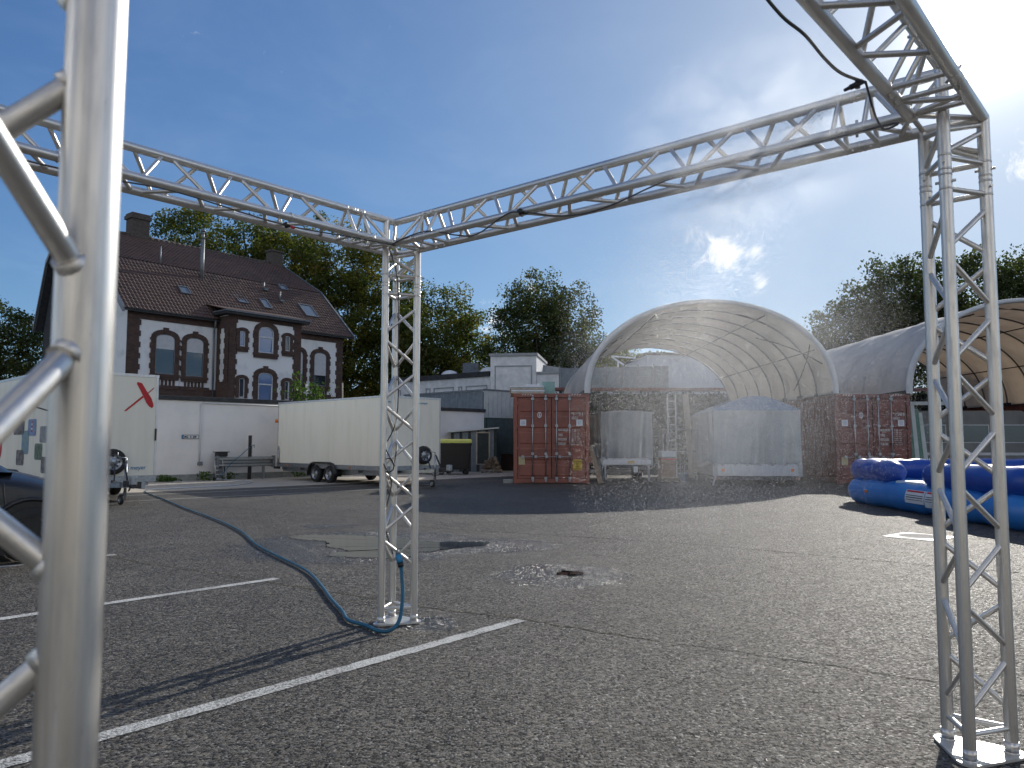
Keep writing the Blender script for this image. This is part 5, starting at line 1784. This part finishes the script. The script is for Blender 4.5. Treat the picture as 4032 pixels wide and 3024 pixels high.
o = MB().tube((0, 0, 0), (-.06, 0, 3.62), .025, n=8).build('pole', M_WOODP); o.location = (-6.55, 29.9, 0)
tag(o, 'thin pale pole rising behind the yard wall', 'pole')

# ------------------------------------------------------------------ corner of the yard: bin, hut, stones, shed, fence
bn_ = empty('waste_bin', (-2.40, 31.6, 0), R(8), label='large black wheeled waste bin with yellow lid behind the trailer', cat='bin')
MB().add([(-.62, -.45, .22), (.62, -.45, .22), (.62, .45, .22), (-.62, .45, .22), (-.70, -.53, 1.28), (.70, -.53, 1.28), (.70, .53, 1.28), (-.70, .53, 1.28)],
         [(0, 3, 2, 1), (4, 5, 6, 7), (0, 1, 5, 4), (1, 2, 6, 5), (2, 3, 7, 6), (3, 0, 4, 7)]).build('body', M_BLACK, bn_, .04)
P = [[(x, -.56 + 1.12 * j / 8, 1.285 + .16 * math.sin(math.pi * j / 8) ** .7) for j in range(9)] for x in (-.72, -.36, 0, .36, .72)]
MB().grid(P, True).add([p for p in P[0]], [tuple(range(9))]).add([p for p in P[-1]], [tuple(range(9))]).build('lid', M_YLID, bn_)
for x in (-.5, .5):
    for y in (-.35, .35): MB().lathe([(0, -.03), (.1, -.03), (.1, .03), (0, .03)], o=(x, y, .1), axis=(0, 1, 0), n=14).box(x - .03, x + .03, y - .05, y + .05, .1, .22).build('wheel', M_RUBBER, bn_)
MB().box(-.72, .72, -.56, -.535, 1.2, 1.27).build('grip_rail', M_BLACK, bn_)

ht = empty('garden_hut', (-1.70, 34.4, 0), R(4), label='small dark plank hut with pale framed door by the wall end', cat='hut')
for k in range(16):
    x = -1.02 + k * .128
    MB().box(x, x + .12, -.02 + .004 * (k % 2), .02, 0, 1.74 + .01 * k - .002).build('plank', M_SHEDG if k % 3 else M_DARKWOOD, ht)
MB().box(-1.02, 1.03, .021, 1.4, 0, 1.72).build('body', M_DARKWOOD, ht)
MB().prism([(-1.12, 1.75), (1.12, 1.93), (1.12, 1.99), (-1.12, 1.81)], (0, -.18, 0), (1, 0, 0), (0, 0, 1), (0, 1.75, 0)).build('roof', M_SHEDP, ht)
dr = MB().box(.16, .66, -.045, -.021, .36, 1.72); dr.build('door', M_DARKWOOD, ht)
MB().box(.10, .155, -.06, -.021, .33, 1.78).box(.665, .72, -.06, -.021, .33, 1.78).box(.155, .665, -.058, -.021, 1.725, 1.78).box(.155, .665, -.058, -.021, .33, .358).build('door_frame', M_WOODP, ht)

pallet((-1.30, 32.8), R(3), 'wooden pallet loaded with field stones near the garden hut', .9, .7)
rnd = random.Random(11)
for i, (x, z) in enumerate([(-1.18, .26), (-.98, .25), (-.76, .26), (-.56, .24), (-1.08, .44), (-.86, .45), (-.66, .43), (-.92, .58), (-.74, .58)]):
    bm = bmesh.new(); bmesh.ops.create_icosphere(bm, subdivisions=2, radius=.125)
    for v in bm.verts:
        v.co *= 1 + .22 * math.sin(v.co.x * 31 + i) * math.cos(v.co.y * 27 + 2 * i) + rnd.uniform(-.05, .05)
        v.co.z *= .85
    me = bpy.data.meshes.new('stone'); bm.to_mesh(me); bm.free(); me.materials.append(M_STONE)
    o = link('stone', me); o.location = (x, 33.05 + .06 * (i % 3), z); o.rotation_euler = (i, i * 2, i * .7)
    tag(o, 'rough brown stone piled on the pallet', 'stone', 'field stones on the pallet')
o = MB().box(-.45, .45, -.3, .3, 0, .72).box(-.48, .48, -.33, .33, .721, .78).build('crate', M_REDD, None, .02); o.location = (-.05, 36.0, 0)
tag(o, 'dark red crate standing behind the stone pallet', 'crate')

sd = empty('clad_shed', (-1.36, 36.25, 0), TA, label='blue grey corrugated shed above the end of the white wall', cat='shed')
# local x along E2, local y along E1: left face at x<0, y=0; right face at x=0, y>0
wv = []
x = -6.0
while x < -.02:
    for a, d in ((0, 0), (.06, 0), (.09, .03), (.15, .03), (.18, 0)): wv.append((x + a, d))
    x += .2
MB().grid([[(a, -d, 2.72), (a, -d, 3.74)] for a, d in wv], False).build('corrugated_sheet', M_SHEDG, sd)
MB().box(-6.05, .04, -.06, .05, 3.741, 3.82).build('top_rail', M_ZINC, sd)
MB().box(-6.0, -.05, .03, .3, 0, 3.70).build('rear_panel', M_COPING, sd)
for k in range(14):
    MB().box(-.02 + .004 * (k % 2), .03, .05 + k * .29, .05 + k * .29 + .27, 2.48, 3.76).build('siding_board', M_SHEDP, sd)
MB().box(-.03, .05, .02, 4.2, 3.761, 3.84).build('siding_cap', M_ZINC, sd)
MB().box(-.5, -.06, .31, 4.2, 0, 3.70).build('wall', M_SHEDG, sd)
mf = empty('mesh_fence', (-1.30, 36.28, 0), TA, label='green wire mesh fence under the pale cladding', cat='fence')
for y in (.05, 2.1, 4.15): MB().box(-.03, .03, y - .03, y + .03, 0, 2.46).build('post', M_FENCEG, mf)
q = MB()
for k in range(40): q.box(.03, .038, .1 + k * .1, .108 + k * .1, .1, 2.44)
for k in range(13): q.box(.024, .044, .06, 4.15, .12 + k * .19, .130 + k * .19)
tag(q.build('wire_mesh', M_FENCEG, mf), kind='stuff')

# ------------------------------------------------------------------ white buildings in the back
wb = empty('flat_roof_building', (-1.30, 45.2, 0), TA + .10, label='low white building with flat dark roof edge and roof domes', cat='building')
MB().box(-9.0, 0, 0, 8, 0, 5.2).build('wall', M_SLATEW, wb)
MB().box(-9.1, .0, -.12, 8.1, 5.2, 5.5).build('roof_edge', M_COPING, wb)
for a, b in ((-8.6, -7.6), (-5.3, -4.9), (-4.6, -2.9), (-2.5, -2.2), (-1.9, -.2)):
    q = MB()
    for (x0, x1, z0, z1) in ((a, a + .06, 2.5, 4.7), (b - .06, b, 2.5, 4.7), (a + .061, b - .061, 4.64, 4.7)): q.box(x0, x1, -.04, .01, z0, z1)
    q.build('panel_moulding', M_ROOFG, wb)
MB().box(-3.9, -3.2, -.03, .01, 3.3, 4.1).build('blocked_window', M_WOODP, wb)
for x, r_ in ((-4.2, .55), (-.9, .6)):
    MB().lathe([(r_, 0), (r_ * .97, .1), (r_ * .75, .24), (r_ * .4, .32), (0, .35)], o=(x, 1.0, 5.52), n=20).build('roof_dome', M_STICK, wb)
MB().box(-3.1, -2.4, 1.0, 1.7, 5.501, 6.25).box(-2.2, -1.7, .7, 1.2, 5.501, 5.75).build('roof_unit', M_ZINC, wb)
pb = empty('parapet_building', (-1.24, 44.0, 0), TA + .62, label='taller white brick gable block with stepped parapet', cat='building')
MB().box(0, 2.66, 0, 5, 0, 6.25).build('wall', M_SLATEW, pb)
MB().box(-.08, 2.74, -.1, 5, 6.25, 6.40).build('coping', M_ROOFG, pb)
q = MB()
for (x0, x1, z0, z1) in ((.25, .31, 2.5, 5.7), (2.35, 2.41, 2.5, 5.7), (.311, 2.349, 5.64, 5.7)): q.box(x0, x1, -.04, .01, z0, z1)
q.build('panel_moulding', M_ROOFG, pb)
MB().box(2.67, 4.45, .05, 5, 0, 5.2).build('side_wall', M_SLATEW, pb)
MB().box(2.67, 4.52, -.05, 5, 5.2, 5.32).build('side_coping', M_ROOFG, pb)
gb = empty('gabled_building', (1.3, 47.0, 0), 0, label='grey sheet roof behind the white gable block', cat='building')
MB().box(0, 3.6, 0, 6, 0, 5.2).build('wall', M_SLATEW, gb)
MB().prism([(0, 6.15), (3.7, 5.55), (3.7, 5.2), (0, 5.2)], (0, -.1, 0), (1, 0, 0), (0, 0, 1), (0, 6.2, 0)).build('roof', M_ROOFG, gb)

# ivy bank, panel fence and pale block behind the open shelter
ib = empty('ivy_wall', (1.9, 38.6, 0), 0, label='dark ivy covered bank wall closing the rear of the shelter', cat='wall')
MB().box(0, 21.0, 0, .5, 0, 3.75).build('core', M_COPING, ib)
rgi = np.random.default_rng(5)
n = 15000
C = np.stack([rgi.uniform(0, 21.0, n), -.08 - np.abs(rgi.normal(0, .13, n)), rgi.uniform(.05, 3.85, n)], 1)
C[:, 1] += .10 * np.sin(C[:, 0] * 2.1) * np.cos(C[:, 2] * 2.7)
link('ivy', leaf_mesh('ivy', C, .17, M_IVY, np.clip(.4 + .3 * np.sin(C[:, 0] * 1.7 + C[:, 2]) + rgi.normal(0, .2, n), 0, 1), 71, .3), ib)
MB().box(-.05, 21.05, -.22, .55, 3.90, 4.05).build('rusty_rail', M_RED2, ib)
pf = empty('panel_fence', (2.6, 42.0, 0), 0, label='grey panel fence with pale posts seen through the shelter', cat='fence')
for k in range(7):
    x = k * .86
    MB().box(x + .06, x + .82, 0, .05, 3.6, 5.38 + .02 * k).build('panel', M_SHEDG, pf)
    MB().box(x - .03, x + .05, -.04, .06, 0, 5.5 + .02 * k).build('post', M_ZINC, pf)
MB().box(0, 6.0, .06, .12, 0, 3.6).build('base_wall', M_COPING, pf)
rt_ = empty('roof_truss_scrap', (6.2, 44.0, 0), 0, label='pale roof ridge frame sticking up behind the panel fence', cat='frame')
MB().bar((-.5, 0, 6.25), (.25, 0, 5.75), .06, .1).bar((-.5, 0, 6.27), (.9, 0, 6.15), .06, .08).bar((-.1, 0, 0), (-.1, 0, 6.0), .08, .08).build('ridge', M_STICK, rt_)
pbk = empty('block_building', (7.95, 45.0, 0), R(4), label='plain pale blue grey flat roofed block behind the shelter', cat='building')
M_BLOCK = mat('pale_blue_render', (.50, .54, .60), (.42, .46, .52), 1.4, .9, 0, .3, 25)
MB().box(0, 9.5, 0, 6, 0, 6.45).build('wall', M_BLOCK, pbk)
MB().box(-.12, 9.6, -.12, 6.1, 6.45, 6.60).build('roof_edge', M_COPING, pbk)

# ------------------------------------------------------------------ inside the second shelter
cv = empty('caravan', (17.0, 29.4, 0), R(-6), label='pale grey caravan parked inside the second shelter', cat='caravan')
prof_c = [(-2.6, .45), (2.45, .45), (2.6, .9), (2.55, 1.6), (2.2, 2.3), (1.8, 2.5), (-2.2, 2.5), (-2.5, 2.2), (-2.65, 1.2)]
MB().prism(prof_c, (0, -1.05, 0), (1, 0, 0), (0, 0, 1), (0, 2.1, 0)).build('body', M_CARAV, cv, .06)
for x0, x1 in ((-2.0, -.9), (-.4, .6), (1.0, 1.9)):
    MB().box(x0, x1, -1.075, -1.05, 1.35, 1.95).build('window', M_GLASS, cv, .02)
    MB().box(x0 - .04, x1 + .04, -1.068, -1.049, 1.31, 1.99).build('window_frame', M_FRAMEW, cv)
MB().box(-2.62, 2.55, -1.062, -1.045, .86, .96).build('stripe', M_STICK, cv)
MB().box(-2.6, 2.5, -1.07, -1.04, .42, .62).build('skirt', M_ALU, cv)
for x in (-.1,):
    for y in (-.95, .95): wheel(cv, (x, y, .31), (0, -1 if y < 0 else 1, 0), .31)
MB().bar((2.4, 0, .5), (3.6, 0, .5), .1, .1).build('drawbar', M_STEEL, cv)
gp = empty('panel_rack', (13.2, 25.6, 0), R(5), label='stack of dull translucent panels leaning beside the dark red container', cat='panels')
for k in range(4):
    MB().bar((.12 + k * .22, .1 * k, 0), (.12 + k * .20, .1 * k + .25, 2.7 - .12 * k), .22, .02, (0, 1, 0)).build('panel', M_SHEDP if k % 2 else M_FENCEG, gp)
rk = MB().box(12.95, 15.2, 26.6, 26.7, 2.62, 2.74).box(12.95, 13.05, 26.6, 26.7, 0, 2.615).box(15.1, 15.2, 26.6, 26.7, 0, 2.615)
tag(rk.build('rack_frame', M_SHEDP), 'pale steel portal frame inside the second shelter', 'frame')

# ------------------------------------------------------------------ unseen hall behind the photographer, inferred from post reflections, added for warm bounce
M_HALL = mat('cream_render', (.74, .70, .62), (.64, .60, .53), .9, .9, 0, .3, 30)
hl = empty('hall', (-2.0, -11.0, 0), 0, label='long cream rendered hall added unseen behind the camera for warm bounce', cat='building')
MB().box(-17, 17, -9, 0, 0, 5.6).build('wall', M_HALL, hl)
MB().box(-17.3, 17.3, -9.3, .3, 5.6, 5.9).build('roof_edge', M_ZINC, hl)
for k in range(9):
    x = -15.2 + k * 3.6
    if k == 4:
        MB().box(x - 1.4, x + 1.4, .001, .06, 0, 3.2).build('gate', M_SHEDP, hl)
    else:
        MB().box(x - .8, x + .8, .001, .05, 1.2, 2.9).build('window', M_GLASS, hl)
        MB().box(x - .9, x + .9, .0, .10, 1.08, 1.195).build('sill', M_CONC, hl)

# ------------------------------------------------------------------ trees
tree('tree', 'dark tree at the left edge behind the house gable', (-41, 58), [(0, 0, 8.2, 3.9, 3.9, 4.4), (-1.6, 0, 11.6, 2.2, 2.2, 2.2), (3.2, 0, 7.0, 3.2, 3, 4.2), (5.2, 1, 7.2, 2.2, 2.4, 4.2)], 260, 60, .30, M_LEAFD, 1)
tree('tree', 'spreading tree rising above the house ridge', (-24, 68), [(-4.5, 0, 18.2, 3.9, 3.8, 3.8), (-.5, 0, 18.2, 3.8, 3.6, 3.4), (3.6, 0, 17.4, 3.8, 3.6, 3.8), (0, 0, 12.5, 6, 5, 5)], 420, 62, .33, M_LEAF, 2, .5, 10)
tree('tree', 'tall yellowing tree close to the right end of the house', (-15.2, 66), [(-.4, 0, 16.4, 4.0, 4.0, 4.2), (3.6, 0, 14.2, 3.6, 3.4, 4.6), (-3.2, 0, 15.0, 3.4, 3.4, 4.5), (1.8, -1, 8.8, 5.2, 4, 5.8), (4.4, -1, 6.6, 2.8, 3, 5.4)], 520, 66, .32, M_LEAFY, 3, .5, 8)
tree('tree', 'rounded dark tree behind the middle truss pillar', (-6.4, 64), [(0, 0, 10.3, 3.5, 3.5, 4.1), (2.2, 0, 8.6, 2.8, 2.8, 3.8), (-2.6, 0, 9.0, 2.8, 2.8, 4.2), (.5, -.5, 5.2, 4.4, 3, 4.2)], 400, 62, .30, M_LEAF, 4, .45, 6)
tree('tree', 'leafy tree standing behind the white gable block', (2.7, 61), [(-.4, 0, 11.6, 2.7, 2.7, 3.4), (2.0, 0, 10.2, 2.6, 2.6, 3.8), (-2.2, 0, 9.4, 2.5, 2.5, 3.6), (.4, 0, 6.6, 4.0, 3, 3.6), (3.2, 0, 6.4, 1.8, 2, 3.2)], 360, 62, .29, M_LEAFD, 5, .4, 6)
tree('small_tree', 'small bushy tree seen under the shelter arch', (9.2, 58), [(0, 0, 7.0, 2.3, 2, 1.8), (1.5, 0, 6.4, 1.5, 1.5, 1.6), (-1.5, 0, 6.2, 1.8, 1.8, 2.2)], 110, 55, .26, M_LEAFY, 6, .2, 4, .5)
tree('tree', 'big dark tree behind the second shelter', (27.6, 55), [(0, 0, 11.2, 3.3, 3.3, 3.8), (-2.6, 0, 9.2, 2.4, 2.6, 3.0), (2.8, 0, 10.4, 2.4, 2.6, 3.6), (.6, 0, 7.6, 4.4, 3, 3.6)], 400, 60, .30, M_LEAFD, 7, .45, 6)
tree('small_tree', 'thin sparse tree beside the big dark tree', (22.6, 54), [(0, 0, 9.0, 1.6, 1.6, 2.0), (.4, 0, 6.6, 1.5, 1.5, 2.4), (-.9, 0, 8.0, .9, .9, 1.4)], 75, 34, .26, M_LEAFD, 8, .14, 7, .5)
tree('tree', 'dark tree at the right edge above the second shelter', (33.6, 53), [(-.8, 0, 10.8, 2.8, 2.8, 3.4), (2.4, 0, 11.2, 3.0, 3, 3.4), (0, 0, 7.4, 4.2, 3, 3.6)], 330, 60, .30, M_LEAFD, 9, .45, 6)

# ------------------------------------------------------------------ water mist drifting from the nozzle
rgm = np.random.default_rng(9)
src = np.array(TW(TL - .36, .84, 2.69))


def droplets(n):
    """fine spray: a jet from the nozzle that slows and spreads into a hanging, sinking cloud"""
    k = n // 6
    t_ = rgm.random(k) ** .8
    p = src + np.array([-.42, .66, -.22]) * (t_[:, None] * 1.25)
    p[:, 2] -= .25 * t_ ** 2.0
    p += rgm.normal(size=(k, 3)) * (.006 + .20 * t_ ** 1.2)[:, None]
    m_ = n - k
    q = np.array([1.08, 3.95, 1.62]) + soft_ball(rgm, m_, 2.3) * np.array([.38, .55, .46])
    q[:, 0] += .10 * np.sin(q[:, 2] * 5) ; q[:, 2] += .08 * np.sin(q[:, 0] * 9)
    p = np.concatenate([p, q])
    return p[p[:, 2] > .1]


def droplet_mesh(C, r0, r1):
    n = len(C)
    oc = np.array([(1, 1, 1), (1, -1, -1), (-1, 1, -1), (-1, -1, 1)], float)
    fc = np.array([(0, 2, 1), (0, 1, 3), (0, 3, 2), (1, 2, 3)])
    r_ = rgm.uniform(r0, r1, n)
    V_ = (C[:, None, :] + oc[None] * r_[:, None, None]).reshape(-1, 3)
    F_ = (fc[None] + 4 * np.arange(n)[:, None, None]).reshape(-1)
    me = bpy.data.meshes.new('droplets')
    me.vertices.add(len(V_)); me.loops.add(len(F_)); me.polygons.add(len(F_) // 3)
    me.vertices.foreach_set('co', V_.reshape(-1)); me.loops.foreach_set('vertex_index', F_.astype(np.int32))
    me.polygons.foreach_set('loop_start', np.arange(0, len(F_), 3, dtype=np.int32))
    me.polygons.foreach_set('use_smooth', np.ones(len(F_) // 3, bool))
    me.update(); me.validate()
    return me


md = bpy.data.materials.new('water_droplet'); md.use_nodes = True
_t = NT(md.node_tree); _nt = md.node_tree
_tr = _t.n('ShaderNodeBsdfTranslucent'); _tr.inputs[0].default_value = (.92, .95, 1, 1)
_gl = _t.n('ShaderNodeBsdfGlossy'); _gl.inputs['Roughness'].default_value = .25
_tp = _t.n('ShaderNodeBsdfTransparent')
_m1 = _t.n('ShaderNodeMixShader'); _m1.inputs[0].default_value = .25
_m2 = _t.n('ShaderNodeMixShader'); _m2.inputs[0].default_value = .40
_nt.links.new(_tr.outputs[0], _m1.inputs[1]); _nt.links.new(_gl.outputs[0], _m1.inputs[2])
_nt.links.new(_m1.outputs[0], _m2.inputs[1]); _nt.links.new(_tp.outputs[0], _m2.inputs[2])
_nt.links.new(_m2.outputs[0], _nt.nodes['Material Output'].inputs[0])
_dn = _nt.nodes.get('Principled BSDF')
if _dn: _nt.nodes.remove(_dn)
C = droplets(150000)
me = droplet_mesh(C, .0003, .00105); me.materials.append(md)
tag(link('water_droplets', me), 'fine water spray drifting from the misting nozzle', 'spray', kind='stuff')

def mist_mat(name, dens, nscale, lo, hi, g):
    mv = bpy.data.materials.new(name); mv.use_nodes = True
    t = NT(mv.node_tree); nt = mv.node_tree
    nt.nodes.remove(nt.nodes['Principled BSDF'])
    pv = t.n('ShaderNodeVolumePrincipled')
    co = t.n('ShaderNodeTexCoord').outputs['Object']
    fall = t.mapr(t.vmath('LENGTH', co), 1.0, .15, 0, 1, True)
    nz = t.mapr(t.noise(co, nscale, 5, .65, dist=.8), lo, hi, .05, 1.0)
    t.put(pv.inputs['Density'], t.math('MULTIPLY', t.math('MULTIPLY', fall, nz), dens))
    pv.inputs['Color'].default_value = (.95, .97, 1, 1)
    pv.inputs['Anisotropy'].default_value = g
    nt.links.new(pv.outputs[0], nt.nodes['Material Output'].inputs['Volume'])
    return mv


for cx, cy, cz, sx, sy, sz, lab, mm in ((1.05, 4.0, 1.62, .95, 1.5, 1.10, 'pale water mist hanging before the open shelter', mist_mat('mist_hanging', .24, 2.4, .42, .72, .62)),
                                        (1.00, 3.25, 2.58, .66, .8, .50, 'thin spray plume blown from the nozzle under the sun', mist_mat('mist_plume', 1.2, 3.0, .46, .70, .55))):
    bm = bmesh.new(); bmesh.ops.create_icosphere(bm, subdivisions=3, radius=1.0)
    me = bpy.data.meshes.new('mist'); bm.to_mesh(me); bm.free(); me.materials.append(mm)
    o = link('mist', me); o.location = (cx, cy, cz); o.scale = (sx, sy, sz)
    tag(o, lab, 'mist', kind='stuff')
